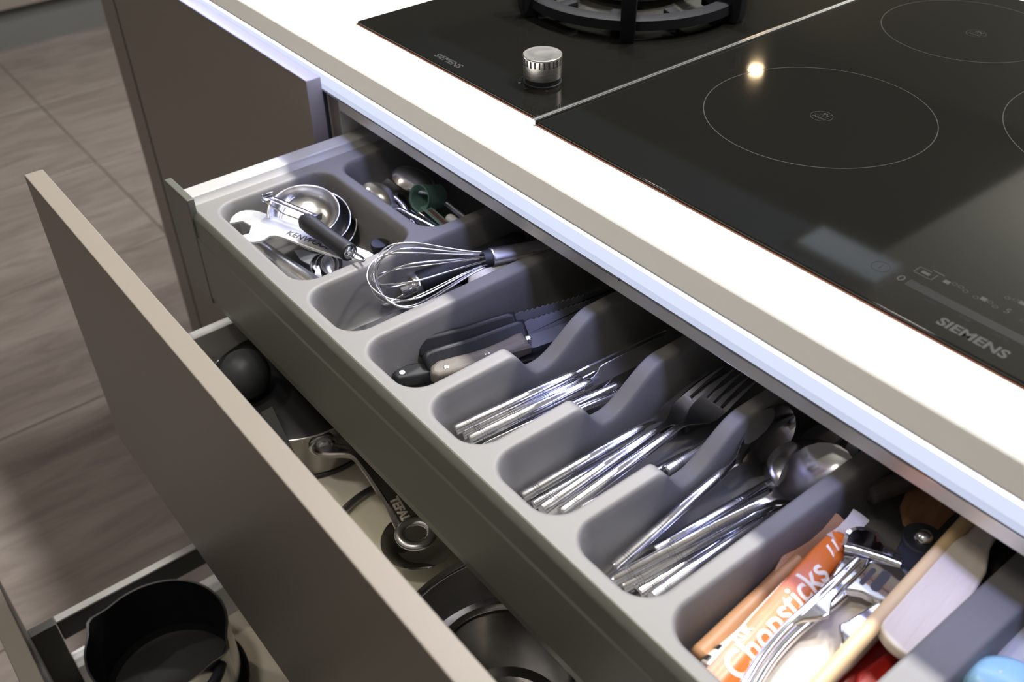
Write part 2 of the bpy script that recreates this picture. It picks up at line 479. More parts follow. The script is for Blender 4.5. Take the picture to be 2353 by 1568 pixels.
# far run of kitchen units, seen only at its foot
t = thing('tall_kitchen_unit', 'far run of dark kitchen units on a recessed grey plinth across the tiled floor', 'cabinet', T(-2.62, 0.6, -0.87))
b = bmn(); box(b, (-3.2, -1.2, -0.735), (-2.575, 3.0, 0.0), 0.001, 1); obj('body', b, M_['lacquer'], t)
b = bmn(); box(b, (-3.1, -1.2, -0.87), (-2.612, 3.0, -0.735)); obj('plinth', b, M_['plinth'], t)

# ------------------------------------------------------------------ worktop
t = thing('worktop', 'long white stone worktop with a soft front edge carrying both hobs', 'worktop', T(-0.1, 0.27, -0.0265))
prof = [(-0.0625, 0.0), (-0.0640, -0.0003), (-0.0652, -0.0012), (-0.0662, -0.0026), (-0.0734, -0.0174), (-0.0734, -0.0188), (-0.0725, -0.0200), (-0.0640, -0.0265), (0.95, -0.0265), (0.95, 0.0)]
b = bmn(); loft(b, [[(x, p[0], p[1]) for p in prof] for x in (-0.72, 2.3)])
obj('slab', b, M_['worktop'], t, angle=50)

# ------------------------------------------------------------------ LED handle profile under the worktop
t = thing('led_profile', 'recessed aluminium profile glowing cool white beneath the worktop edge', 'light strip', T(0.1, -0.038, -0.0695))
XL, XR = -0.62, 2.2
b = bmn()
cp = [(-0.0365, -0.0268), (-0.0365, -0.0700), (-0.0462, -0.0700), (-0.0462, -0.0692), (-0.0455, -0.0682), (-0.0405, -0.0678), (-0.0390, -0.0670), (-0.0390, -0.0285), (-0.0600, -0.0285), (-0.0600, -0.0268)]
loft(b, [[(x, p[0], p[1]) for p in cp] for x in (XL, XR)])
obj('channel', b, M_['alu'], t, smooth=False)
b = bmn(); lp = [(-0.0392, -0.0556), (-0.0408, -0.0560), (-0.0416, -0.0600), (-0.0414, -0.0655), (-0.0392, -0.0662)]
loft(b, [[(x, p[0], p[1]) for p in lp] for x in (XL, XR)]); obj('lens', b, M_['led_lens'], t)
b = bmn(); box(b, (XL, -0.0412, -0.0532), (XR, -0.0392, -0.0450)); o = obj('led_tape', b, M_['led_hot'], t); o['label'] = 'bright white line of light'
b = bmn(); lathe(b, [(0.0042, 0), (0.0042, 0.0004), (0.0035, 0.0006), (0.0, 0.0006)][:3], 20, T(0.4265, -0.0416, -0.0607) @ R(90, 'X')); obj('screw_cover', b, M_['led_lens'], t)
b = bmn(); box(b, (0.462, -0.0466, -0.0703), (0.4632, -0.0455, -0.0676)); obj('joint', b, M_['shadow_gap'], t)

# ------------------------------------------------------------------ door cabinet to the far side
t = thing('door_cabinet', 'taupe base cabinet with one closed handleless door under the worktop', 'cabinet', T(-0.32, 0.2, -0.87))
b = bmn(); box(b, (-0.622, -0.0415, -0.77), (-0.0100, 0.52, -0.072)); obj('body', b, M_['carcass'], t)
b = bmn(); box(b, (-0.619, -0.065, -0.755), (-0.0113, -0.0465, -0.0536), 0.0009, 2); obj('door', b, M_['lacquer'], t)
b = bmn(); box(b, (-0.690, -0.0646, -0.868), (-0.6290, 0.55, -0.0272), 0.0009, 2); obj('end_panel', b, M_['lacquer'], t)
b = bmn(); box(b, (-0.622, 0.0, -0.868), (-0.010, 0.02, -0.772)); obj('plinth', b, M_['plinth'], t)
b = bmn(); box(b, (-0.619, -0.0463, -0.755), (-0.0125, -0.0420, -0.0705)); obj('dark_gap_fill', b, M_['shadow_gap'], t)
b = bmn(); box(b, (-0.6288, -0.0638, -0.868), (-0.6193, -0.0440, -0.0560)); obj('dark_gap_fill', b, M_['shadow_gap'], t)  # dark strip set between door and end panel as the gap's shade

# ------------------------------------------------------------------ drawer cabinet
DX0, DX1 = 0.0115, 0.990
dc = thing('drawer_cabinet', 'taupe base cabinet with three drawers pulled open beneath the glowing strip', 'cabinet', T(0.5, 0.2, -0.87))
b = bmn(); box(b, (-0.0093, -0.0415, -0.77), (0.0095, 0.52, -0.0705), 0.0006, 1); obj('side_panel', b, M_['lacquer'], dc)
b = bmn(); box(b, (0.0095, -0.0405, -0.77), (0.0108, 0.52, -0.0705)); o = obj('side_lining', b, M_['carcass'], dc)
b = bmn(); box(b, (0.9915, -0.0415, -0.77), (1.010, 0.52, -0.0705), 0.0006, 1); obj('side_panel', b, M_['carcass'], dc)
b = bmn(); box(b, (0.0110, -0.0410, -0.0868), (0.9912, 0.06, -0.0704), 0.0007, 2); obj('top_rail', b, M_['rail_paint'], dc)
b = bmn(); box(b, (0.0110, 0.505, -0.77), (0.9912, 0.52, -0.0705)); obj('back_panel', b, M_['carcass'], dc)
b = bmn(); box(b, (-0.009, 0.0, -0.868), (1.01, 0.02, -0.772)); obj('plinth', b, M_['plinth'], dc)
b = bmn(); box(b, (0.0110, -0.04, -0.77), (0.9912, 0.504, -0.752)); obj('bottom_panel', b, M_['carcass'], dc)

# top inner drawer: board > front board, end cap, rails
d1 = obj('drawer', box(bmn(), (0.0400, -0.236, -0.231), (DX1 - 0.03, 0.255, -0.2225)), M_['carcass'], dc)
fp = [(-0.2356, -0.1204), (-0.2362, -0.1207), (-0.2405, -0.1248), (-0.2411, -0.1262), (-0.2412, -0.1475), (-0.2424, -0.1500), (-0.2424, -0.2205), (-0.2410, -0.2318), (-0.2350, -0.2318), (-0.2350, -0.1203)]
b = bmn(); loft(b, [[(x, p[0], p[1]) for p in fp] for x in (0.0, DX1 + 0.001)]); o = obj('front_board', b, M_['drawer_front'], d1, angle=25); o['label'] = 'grey metal inner front'
b = bmn(); box(b, (-0.0017, -0.2432, -0.231), (0.0548, -0.2353, -0.1050), 0.0012, 2)
o = obj('end_cap', b, M_['drawer_front'], d1); o['label'] = 'raised grey end cap'
rp = [(0.0115, -0.1160), (0.0120, -0.1155), (0.0300, -0.1155), (0.0318, -0.1166), (0.0330, -0.1195), (0.0385, -0.1245), (0.0385, -0.228), (0.0115, -0.228)]
b = bmn(); loft(b, [[(p[0], y, p[1]) for p in rp] for y in (-0.2352, 0.255)]); obj('side_rail', b, M_['silver_paint'], d1, angle=30)
b = bmn(); loft(b, [[(DX0 + DX1 - p[0], y, p[1]) for p in rp] for y in (-0.2352, 0.255)]); obj('side_rail', b, M_['silver_paint'], d1, angle=30)

# middle drawer
d2 = obj('drawer', box(bmn(), (0.0270, -0.348, -0.398), (DX1 - 0.014, 0.26, -0.385)), M_['base_board'], dc)
b = bmn(); box(b, (-0.0085, -0.3665, -0.4045), (1.006, -0.3490, -0.0580), 0.0010, 2); o = obj('front_panel', b, M_['lacquer'], d2); o['label'] = 'handleless taupe lacquered front'
for s in (0, 1):
    b = bmn(); x = 0.0115 if s == 0 else DX1 - 0.0145
    box(b, (x, -0.3485, -0.402), (x + 0.0145, 0.26, -0.2855), 0.0012, 2); obj('side_rail', b, M_['silver_paint'], d2)

# bottom drawer
d3 = obj('drawer', box(bmn(), (0.0400, -0.5385, -0.735), (DX1 - 0.028, 0.07, -0.722)), M_['base_board'], dc)
b = bmn(); box(b, (-0.0085, -0.5580, -0.752), (1.006, -0.5397, -0.4105), 0.0010, 2); o = obj('front_panel', b, M_['lacquer'], d3); o['label'] = 'handleless taupe lacquered front'
for s in (0, 1):
    sx = (lambda v: v) if s == 0 else (lambda v: DX0 + DX1 - v)
    def bx(lo, hi, r):
        b = bmn(); box(b, (min(sx(lo[0]), sx(hi[0])), lo[1], lo[2]), (max(sx(lo[0]), sx(hi[0])), hi[1], hi[2]), r, 2); return b
    obj('gallery_rail', bx((0.0115, -0.5085, -0.632), (0.0190, 0.07, -0.5975), 0.0020), M_['graphite'], d3)
    o = obj('rail_cap', bx((0.0100, -0.5085, -0.5973), (0.0205, 0.07, -0.5940), 0.0010), M_['silver_paint'], d3)
    obj('side_rail', bx((0.0115, -0.5092, -0.738), (0.0390, 0.07, -0.6650), 0.0015), M_['white_steel'], d3)
    o = obj('bracket', bx((0.0085, -0.5392, -0.735), (0.0215, -0.5094, -0.5955), 0.0010), M_['graphite'], d3); o['label'] = 'dark front bracket'

# ------------------------------------------------------------------ cutlery tray
RIM, TFL = -0.122, -0.178
COMPS = [(0.0510, 0.2335, -0.2215, -0.0880, 0.026), (0.0555, 0.2320, -0.0810, 0.238, 0.026), (0.2410, 0.3270, -0.2265, 0.238, 0.026), (0.3375, 0.4210, -0.2265, 0.238, 0.026),
         (0.4300, 0.5035, -0.2265, 0.238, 0.026), (0.5120, 0.5920, -0.2265, 0.238, 0.026), (0.5995, 0.6800, -0.2265, 0.238, 0.026), (0.6830 + 0.0045, 0.8010, -0.2265, 0.238, 0.026), (0.8210, 0.945, -0.2265, 0.238, 0.026)]
WALL = 0.0140
def sd_rr(x, y, c):
    x0, x1, y0, y1, r = c
    qx = abs(x - (x0 + x1) / 2) - (x1 - x0) / 2 + r
    qy = abs(y - (y0 + y1) / 2) - (y1 - y0) / 2 + r
    return min(max(qx, qy), 0.0) + sqrt(max(qx, 0) ** 2 + max(qy, 0) ** 2) - r
def wall_profile(d):
    """Share of the depth at distance d inside a compartment's rim: soft lip, steep wall, fillet."""
    if d <= 0: return 0.0
    if d < 0.0040: return 0.085 * (1 - sqrt(max(1 - (d / 0.0040) ** 2, 0)))
    if d < 0.0090: return 0.085 + 0.735 * (d - 0.0040) / 0.0050
    if d >= WALL: return 1.0
    v = (d - 0.0090) / (WALL - 0.0090)
    return 0.82 + 0.18 * sqrt(1 - (1 - v) ** 2)
def smooth(a, b_, x):
    t_ = min(max((x - a) / (b_ - a), 0), 1); return t_ * t_ * (3 - 2 * t_)
NOTCH = [0.4255, 0.5078, 0.5957]
def rim_at(x, y):
    z = 0.0
    for nx in NOTCH:
        if abs(x - nx) < 0.034:
            # scooped finger dip in the divider: steep at the front, rising in a long curve to the back
            a = smooth(-0.1350, -0.1060, y); c_ = 1 - smooth(-0.100, -0.0400, y)
            z = min(z, -0.031 * a * c_)
    return z
def tray_z(x, y):
    rz = rim_at(x, y); best = rz
    for c in COMPS:
        if c[0] - 0.001 < x < c[1] + 0.001 and c[2] - 0.001 < y < c[3] + 0.001:
            d = -sd_rr(x, y, c)
            if d > 0:
                dep = TFL - RIM
                best = rz + (dep - rz) * wall_profile(d)
    return RIM + best
xs = []; x = 0.0392
edges = sorted([c[0] for c in COMPS] + [c[1] for c in COMPS])
while x < 0.962:
    xs.append(x)
    near = min(min(abs(x - (c[0] + WALL / 2)) for c in COMPS), min(abs(x - (c[1] - WALL / 2)) for c in COMPS))
    x += 0.0012 if near < 0.0095 else 0.003
ys = []; y = -0.2346
while y < 0.2545:
    ys.append(y)
    near = min(min(abs(y - (c[2] + WALL / 2)) for c in COMPS), min(abs(y - (c[3] - WALL / 2)) for c in COMPS))
    y += 0.0013 if near < 0.0095 and y < 0.0 else (0.0028 if y < 0.04 else 0.02)
b = bmn()
G = [[b.verts.new((x, y, tray_z(x, y))) for y in ys] for x in xs]
for i in range(len(xs) - 1):
    for j in range(len(ys) - 1):
        b.faces.new((G[i][j], G[i + 1][j], G[i + 1][j + 1], G[i][j + 1]))
# folded-down outer skirt
def skirt(line, dx, dy):
    prev = None
    for v in line:
        n = b.verts.new((v.co.x + dx, v.co.y + dy, v.co.z - 0.012))
        if prev: b.faces.new((prev[0], v, n, prev[1]))
        prev = (v, n)
skirt(G[0], 0.0, 0); skirt(G[-1], 0.0, 0); skirt([g[0] for g in G], 0, 0.0); skirt([g[-1] for g in G], 0, 0.0)
tray = obj('cutlery_tray', b, M_['tray'], None, M=T(0.5, 0.0, TFL), angle=80)
tag(tray, 'grey moulded cutlery tray with nine compartments lying in the top drawer', 'tray')

# ------------------------------------------------------------------ hobs
GZ = 0.0036
HG = Vector((0.0085, -0.0047, 0.0036)); HD = Vector((0.3138, -0.0078, 0.0036))
gh = thing('gas_hob', 'black glass gas hob with a steel knob set in the white worktop', 'hob', T(HG.x + 0.15, HG.y + 0.26, 0.0))
def hob_glass(x0, x1, y0, y1, parent):
    b = bmn(); box(b, (x0, y0, 0.0006), (x1, y1, GZ), 0.0012, 3); obj('glass_plate', b, M_['glass_black'], parent)
    b = bmn(); box(b, (x0 - 0.0008, y0 - 0.0012, -0.0002), (x1 + 0.0008, y1 + 0.0014, 0.0007)); o = obj('seal', b, M_['seal'], parent); o['label'] = 'rust brown sealing line'
y0 = HG.y; gx0 = HG.x; gx1 = HD.x - 0.0016
hob_glass(gx0, gx1, y0, y0 + 0.58, gh)
LT = lambda px: T(px[0], px[1], GZ + 0.0001)
text_mesh('maker_lettering', 'SIEMENS', 0.0108, M_['print_grey'], gh, LT((0.1587, 0.0072, 0.0036)), offset=0.00025, spacing=1.02)
# knob
KC = Vector((0.2553, 0.0463, 0.0036))
b = bmn(); lathe(b, [(0.0178, GZ), (0.0178, GZ + 0.0012), (0.0168, GZ + 0.0016), (0.0164, GZ + 0.0060)], 40, T(KC.x, KC.y, 0)); obj('knob_base', b, M_['black_plastic'], gh)
b = bmn(); lathe(b, [(0.0170, GZ + 0.0058), (0.0176, GZ + 0.0062), (0.0184, GZ + 0.0256), (0.0182, GZ + 0.0266), (0.0176, GZ + 0.0270), (0.0030, GZ + 0.0267)], 56, T(KC.x, KC.y, 0))
kn = obj('knob', b, M_['brushed'], gh); kn['label'] = 'brushed steel control knob'
b = bmn()
for k in range(26):
    a = 2 * pi * k / 26
    box(b, (-0.00075, 0.0174, 0.0190), (0.00075, 0.01845, 0.0252), 0, 1, T(KC.x, KC.y, GZ) @ Matrix.Rotation(a, 4, 'Z'))
o = obj('grip_slot', b, M_['shadow_gap'], kn, smooth=False); o['kind'] = 'stuff'
b = bmn(); ring_flat(b, KC, 0.0218, 0.0221, GZ, 60, radians(150), radians(330)); ring_flat(b, KC, 0.0205, 0.0207, GZ, 30, radians(160), radians(235)); obj('dial_mark', b, M_['print_soft'], gh)
b = bmn()
for a in (238, 276, 330): lathe(b, [(0.0013, GZ), (0.0013, GZ + 0.0001)], 12, T(KC.x + 0.0218 * cos(radians(a)), KC.y + 0.0218 * sin(radians(a)), 0) )
obj('dial_dot', b, M_['print_grey'], gh)
# burner
BC = Vector((0.150, 0.262, 0))
b = bmn(); lathe(b, [(0.085, GZ), (0.085, 0.006), (0.070, 0.010), (0.060, 0.013), (0.060, 0.020)], 40, T(BC.x, BC.y, 0)); obj('burner_base', b, M_['burner'], gh)
b = bmn(); lathe(b, [(0.062, 0.020), (0.064, 0.022), (0.063, 0.026), (0.056, 0.029), (0.0, 0.030)][:4], 40, T(BC.x, BC.y, 0)); obj('burner_cap', b, M_['iron'], gh)

# pan support: lies loose on the hob
ps = thing('pan_support', 'black cast iron pan support standing round the gas burner', 'pan support', T(BC.x, BC.y, GZ))
b = bmn(); lathe(b, [(0.105, 0.0175), (0.108, 0.0245), (0.120, 0.0250), (0.1235, 0.0235), (0.1245, 0.0140), (0.108, 0.0135)], 72, T(BC.x, BC.y, 0), False, False)
bmesh.ops.contextual_create(b, geom=[])
V_ = list(b.verts); n_ = 72
for i in range(n_): b.faces.new((V_[i], V_[(i + 1) % n_], V_[5 * n_ + (i + 1) % n_], V_[5 * n_ + i]))
obj('ring', b, M_['iron'], ps)
for k in range(6):
    a = radians(-46 + 60 * k)
    F = T(BC.x, BC.y, 0) @ Matrix.Rotation(a, 4, 'Z')
    b = bmn(); prism(b, [(0.062, 0.030), (0.100, 0.0175), (0.112, 0.0135), (0.116, GZ + 0.0001), (0.1300, GZ + 0.0001), (0.1330, 0.012), (0.1345, 0.052), (0.1285, 0.054), (0.122, 0.040), (0.070, 0.036)], -0.0075, 0.0075, 0.0016, F @ R(90, 'X'))
    obj('arm', b, M_['iron'], ps)
for k in range(10):
    a = 2 * pi * (k + 0.5) / 10
    F = T(BC.x, BC.y, 0) @ Matrix.Rotation(a, 4, 'Z')
    b = bmn(); box(b, (0.084, -0.007, 0.012), (0.1075, 0.007, 0.0215), 0.0025, 2, F)
    obj('rib', b, M_['iron'], ps)

# induction hob
ih = thing('induction_hob', 'black glass induction hob with printed cooking zones and touch controls', 'hob', T(0.61, 0.26, 0.0))
ix0, ix1 = HD.x + 0.0026, HD.x + 0.0026 + 0.596
iy0 = HD.y - 0.003
hob_glass(ix0, ix1, iy0, iy0 + 0.58, ih)
def zone(c, r, inner):
    b = bmn(); ring_flat(b, c, r - 0.00042, r + 0.00042, GZ, 128)
    z = obj('zone_ring', b, M_['print_grey'], ih)
    b = bmn(); ring_flat(b, inner, 0.0094, 0.0098, GZ, 40)
    box(b, (inner[0] - 0.0078, inner[1] - 0.00012, GZ), (inner[0] + 0.0078, inner[1] + 0.00012, GZ + 0.0001))
    m_ = obj('zone_badge', b, M_['print_grey'], ih)
    text_mesh('badge_lettering', 'IN', 0.0078, M_['print_grey'], m_, T(inner[0] + 0.0006, inner[1] + 0.0043, GZ + 0.00012), shear=0.25)
    text_mesh('badge_lettering', 'boost', 0.0056, M_['print_grey'], m_, T(inner[0], inner[1] - 0.0038, GZ + 0.00012), shear=0.25)
zc = Vector((0.4741, 0.1783, 0.0036)); zone((0.4630, 0.1850), 0.0985, (0.4682, 0.1829, 0.0036))
zone((0.4395, 0.4520), 0.0835, (0.4510, 0.4490, 0.0036))
zone((0.6720, 0.3560), 0.1180, (0.672, 0.356, GZ))
text_mesh('maker_lettering', 'SIEMENS', 0.0125, M_['print_grey'], ih, LT((0.7224, 0.0043, 0.0036)), offset=0.0004, spacing=1.02)
# slider and touch symbols
A = Vector((0.6613, 0.0257, 0.0036))
b = bmn(); box(b, (A.x, A.y - 0.0042, GZ), (A.x + 0.20, A.y + 0.0042, GZ + 0.0001)); obj('slider_bar', b, M_['print_soft'], ih)
q = (0.6562, 0.0258, 0.0036); text_mesh('slider_zero', '0', 0.0105, M_['print_grey'], ih, LT(q))
q = (0.6392, 0.0274, 0.0036); b = bmn(); ring_flat(b, q, 0.0062, 0.0066, GZ, 40); box(b, (q[0] - 0.0003, q[1] - 0.003, GZ), (q[0] + 0.0003, q[1] + 0.003, GZ + 0.0001)); obj('power_symbol', b, M_['print_soft'], ih)
q = (0.6634, 0.0441, 0.0036); b = bmn()
for (u0, v0, u1, v1) in ((-.007, -.005, -.0064, .004), (.0064, -.005, .007, .004), (-.007, -.005, .007, -.0044), (-.007, .0034, .002, .004), (-.003, -.002, .003, .001), (.001, .006, .010, .0068)): box(b, (q[0] + u0, q[1] + v0, GZ), (q[0] + u1, q[1] + v1, GZ + 0.0001))
obj('pot_symbol', b, M_['print_grey'], ih)
for i, (px, key) in enumerate((((0.6852, 0.0464, 0.0036), 0), ((0.7068, 0.0456, 0.0036), 1), ((0.7205, 0.0605, 0.0036), 2))):
    b = bmn()
    for k in range(4):
        u = -0.007 + 0.0046 * k; v = 0.001 if k in (1, 2) else -0.001
        s = 0.0018 if k != key else 0.0021
        if k == key: box(b, (px[0] + u - s, px[1] + v - s, GZ), (px[0] + u + s, px[1] + v + s, GZ + 0.0001))
        else:
            ring_flat(b, (px[0] + u, px[1] + v), s - 0.0004, s, GZ, 16)
    obj('zone_symbol', b, M_['print_grey'], ih)
for s_, px in (('min', (0.6841, 0.0177, 0.0036)), ('low', (0.7085, 0.0184, 0.0036)), ('med', (0.7330, 0.0184, 0.0036))):
    text_mesh('slider_lettering', s_, 0.0058, M_['print_soft'], ih, LT(px))
q = (0.7214, 0.0461, 0.0036); text_mesh('slider_lettering', '5', 0.008, M_['print_grey'], ih, LT(q))
q = (0.7329, 0.0441, 0.0036); text_mesh('slider_lettering', '6', 0.008, M_['print_soft'], ih, LT(q))
# joining strip
t = thing('joining_strip', 'thin bright metal strip between the gas hob and the induction hob', 'trim strip', T(HD.x + 0.0005, 0.2, 0))
b = bmn(); box(b, (HD.x - 0.0014, iy0 - 0.002, 0.0002), (HD.x + 0.0006, iy0 + 0.582, 0.0062), 0.0004, 1); box(b, (HD.x + 0.0009, iy0 - 0.0025, 0.0002), (HD.x + 0.0024, iy0 + 0.582, 0.0056), 0.0004, 1)
obj('strip', b, M_['alu'], t)

# ------------------------------------------------------------------ cutlery
def handle_profile(L, r0, r1):
    groups = [0.013, 0.046, 0.080, L - 0.010]
    pr = [(r0 * 0.80, 0.0), (r0 * 0.97, 0.0006), (r0, 0.0015)]
    for g in groups:
        for k in (-1, 0, 1):
            y = g + 0.0021 * k
            r = r0 + (r1 - r0) * y / L
            pr += [(r, y - 0.00045), (r * 0.86, y - 0.00022), (r * 0.86, y + 0.00022), (r, y + 0.00045)]
    pr += [(r1, L - 0.004), (r1 * 0.9, L)]
    return pr

def add_handle(t, L=0.118, r0=0.0047, r1=0.0038):
    b = bmn(); lathe(b, handle_profile(L, r0, r1), 18, YAX)
    return obj('handle', b, M_['steel'], t, local=True)

def make_spoon(M, label, group=None):
    t = thing('spoon', label, 'spoon', M, group)
    add_handle(t)
    b = bmn()
    blade(b, [(0.1165, 0.0033, 0.0020, -0.0016, 0.0030), (0.124, 0.0027, 0.0020, -0.0010, 0.0030), (0.132, 0.0030, 0.0012, 0, 0.0026), (0.139, 0.0062, 0.0000, 0.0018, 0.0016), (0.146, 0.0118, 0.0002, 0.0046, 0.0012), (0.154, 0.0170, 0.0010, 0.0068, 0.0010),
              (0.163, 0.0198, 0.0018, 0.0080, 0.0010), (0.173, 0.0205, 0.0026, 0.0082, 0.0010), (0.182, 0.0186, 0.0032, 0.0070, 0.0010), (0.189, 0.0145, 0.0036, 0.0050, 0.0010), (0.194, 0.0092, 0.0040, 0.0026, 0.0010), (0.1965, 0.0030, 0.0041, 0.0004, 0.0008)], 14)
    obj('bowl', b, M_['steel'], t, local=True, angle=60)
    return t

def make_fork(M, label, group=None):
    t = thing('fork', label, 'fork', M, group)
    add_handle(t)
    b = bmn()
    blade(b, [(0.1165, 0.0033, 0.0020, -0.0016, 0.0030), (0.124, 0.0026, 0.0018, -0.0008, 0.0028), (0.132, 0.0030, -0.0002, 0, 0.0024), (0.139, 0.0066, -0.0022, 0.0004, 0.0019), (0.146, 0.0108, -0.0034, 0.0008, 0.0017), (0.153, 0.0126, -0.0034, 0.0009, 0.0016), (0.161, 0.0130, -0.0022, 0.0008, 0.0015), (0.164, 0.0131, -0.0014, 0.0007, 0.0015)], 8)
    obj('neck', b, M_['steel'], t, local=True, angle=55)
    for k in range(4):
        x = -0.0109 + 0.00727 * k
        b = bmn()
        blade(b, [(0.1632, 0.0022, -0.0018, 0, 0.0014, x), (0.172, 0.0019, 0.0008, 0, 0.0015, x * 1.0), (0.184, 0.0015, 0.0036, 0, 0.0014, x * 1.01), (0.196, 0.0010, 0.0050, 0, 0.0011, x * 1.0), (0.204, 0.0005, 0.0052, 0, 0.0006, x * 0.98)], 3, None, 0.8)
        obj('tine', b, M_['steel'], t, local=True, angle=30)
    return t

def make_knife(M, label, group=None):
    t = thing('table_knife', label, 'knife', M, group)
    add_handle(t, 0.118, 0.0048, 0.0044)
    b = bmn()
    out = [(-0.0030, 0.1165), (-0.0034, 0.122), (-0.0060, 0.1275), (-0.0085, 0.1295), (-0.0098, 0.134), (-0.0104, 0.160), (-0.0102, 0.185), (-0.0085, 0.203), (-0.0045, 0.214), (0.0005, 0.2175), (0.0040, 0.214), (0.0052, 0.200), (0.0054, 0.130), (0.0034, 0.1165)]
    prism(b, out, -0.0008, 0.0008, 0.0003)
    obj('blade', b, M_['steel_soft'], t, local=True)
    return t

S_ = [  # handle end, a point towards the head, roll, label
    ((0.6181, -0.1916, -0.1660), (0.6130, -0.0792, -0.1510), 62, 'spoon lying apart on its edge along the inner wall of the spoon compartment'),
    ((0.6225, -0.1560, -0.1710), (0.6323, -0.0669, -0.1660), 18, 'spoon set back behind the pile, its handle end clear of the front wall'),
    ((0.6261, -0.2008, -0.1650), (0.6506, -0.1057, -0.1450), 20, 'topmost spoon of the pile, its bright bowl leaning on the divider'),
    ((0.6330, -0.1967, -0.1690), (0.6489, -0.1006, -0.1575), 6, 'spoon nested right under the topmost spoon of the pile'),
    ((0.6414, -0.1897, -0.1725), (0.6458, -0.1143, -0.1700), -10, 'lowest spoon of the pile, dull handle beneath two others'),
    ((0.6534, -0.1898, -0.1640), (0.6537, -0.0955, -0.1640), -20, 'spoon lying nearest the wooden utensils, its bowl hidden under the pile')]
sp0 = None
for a, c, roll, lab in S_:
    M = frame(a, c, radians(roll))
    if sp0 is None: sp0 = make_spoon(M, lab, 'spoons in the cutlery tray')
    else: copy_tree(sp0, M, lab)
F_ = [
    ((0.5271, -0.2006, -0.1640), (0.5337, -0.1027, -0.1580), -4, 'fork nearest the table knives, its tines bright at the back of the pile'),
    ((0.5317, -0.1952, -0.1725), (0.5353, -0.1091, -0.1710), 10, 'fork half buried under the two forks at its sides'),
    ((0.5468, -0.1979, -0.1630), (0.5472, -0.1018, -0.1550), 12, 'fork with a broad bright handle in the middle of the fork pile'),
    ((0.5605, -0.1907, -0.1600), (0.5597, -0.1013, -0.1515), 0, 'topmost fork with four bright tines spread above the rest'),
    ((0.5593, -0.1793, -0.1710), (0.5690, -0.0937, -0.1690), -18, 'fork lying low against the notched divider of the spoons'),
    ((0.5787, -0.1016, -0.1600), (0.5814, -0.0511, -0.1560), 70, 'fork pushed far back and turned on its edge by the divider dip')]
fk0 = None
for a, c, roll, lab in F_:
    M = frame(a, c, radians(roll))
    if fk0 is None: fk0 = make_fork(M, lab, 'forks in the cutlery tray')
    else: copy_tree(fk0, M, lab)
K_ = [
    ((0.4451, -0.2027, -0.1540), (0.4543, -0.1061, -0.1520), -62, 'table knife with its broad blade standing on edge at the back'),
    ((0.4467, -0.1971, -0.1620), (0.4563, -0.1014, -0.1600), -70, 'table knife tucked close behind the knife with the raised blade'),
    ((0.4555, -0.1966, -0.1610), (0.4671, -0.0955, -0.1560), 65, 'table knife in the middle of the knife pile, fine rings on its handle'),
    ((0.4585, -0.1838, -0.1720), (0.4691, -0.0847, -0.1700), 75, 'table knife at the bottom of the knife pile'),
    ((0.4626, -0.1695, -0.1700), (0.4809, -0.0782, -0.1680), -72, 'table knife lying against the divider next to the forks')]
kn0 = None
for a, c, roll, lab in K_:
    M = frame(a, c, radians(roll))
    if kn0 is None: kn0 = make_knife(M, lab, 'table knives in the cutlery tray')
    else: copy_tree(kn0, M, lab)
c = copy_tree(kn0, frame((0.4875, -0.0668, -0.1530), (0.4716, -0.1639, -0.1600), radians(-80)) @ Matrix.Scale(0.60, 4), 'short butter knife turned the other way, its square handle end at the back'); c.name = 'butter_knife'; del c['group']

# serving ladle, only its dark domed bowl in view
q = Vector((0.6442, -0.0132, -0.1600))
t = thing('serving_spoon', 'big dark serving spoon turned bowl down behind the bright spoons', 'spoon', T(*q))
prof = [(0.0315 * sin(a), 0.0175 * cos(a) - 0.006) for a in [pi / 2 - k * pi / 2 / 8 for k in range(8)]] + [(0.001, 0.0115)]
b = bmn(); lathe(b, prof, 36, T(*q) @ Matrix.Scale(1.12, 4, (0, 1, 0))); obj('bowl', b, M_['steel_soft'], t, angle=60)
b = bmn(); tube(b, [q + Vector((0.0, 0.03, -0.004)), q + Vector((-0.004, 0.08, 0.0)), q + Vector((-0.008, 0.19, 0.006))], [0.004, 0.0035, 0.004], 8); obj('handle', b, M_['steel_soft'], t)

# teaspoons in the rear small compartment
def small_spoon(bowl, tail, roll, label, s=0.70):
    bv = Vector(bowl); d = (bv - Vector(tail)).normalized()
    M = frame(bv - d * 0.166 * s, bv, radians(roll)) @ Matrix.Scale(s, 4)
    c = copy_tree(sp0, M, label, 'teaspoons in the small rear compartment'); c.name = 'teaspoon'
    return c
small_spoon((0.1086, -0.0612, -0.1460), (0.1899, -0.0452, -0.1500), -18, 'teaspoon facing up with a bright bluish bowl against the divider', 0.84)
small_spoon((0.0784, -0.0344, -0.1580), (0.1528, -0.0264, -0.1660), 10, 'teaspoon in shadow behind the bright teaspoon', 0.84)
small_spoon((0.1175, -0.0159, -0.1360), (0.1932, -0.0037, -0.1560), 178, 'teaspoon lying bowl down by the back, its dome mirroring the room', 1.0)
small_spoon((0.1159, -0.0360, -0.1560), (0.1612, -0.0452, -0.1680), 175, 'teaspoon bowl down beside the green scoop', 0.66)
small_spoon((0.1161, -0.0469, -0.1680), (0.1676, -0.0343, -0.1720), 40, 'teaspoon at the bottom, a sliver of handle under the bright teaspoon', 0.68)

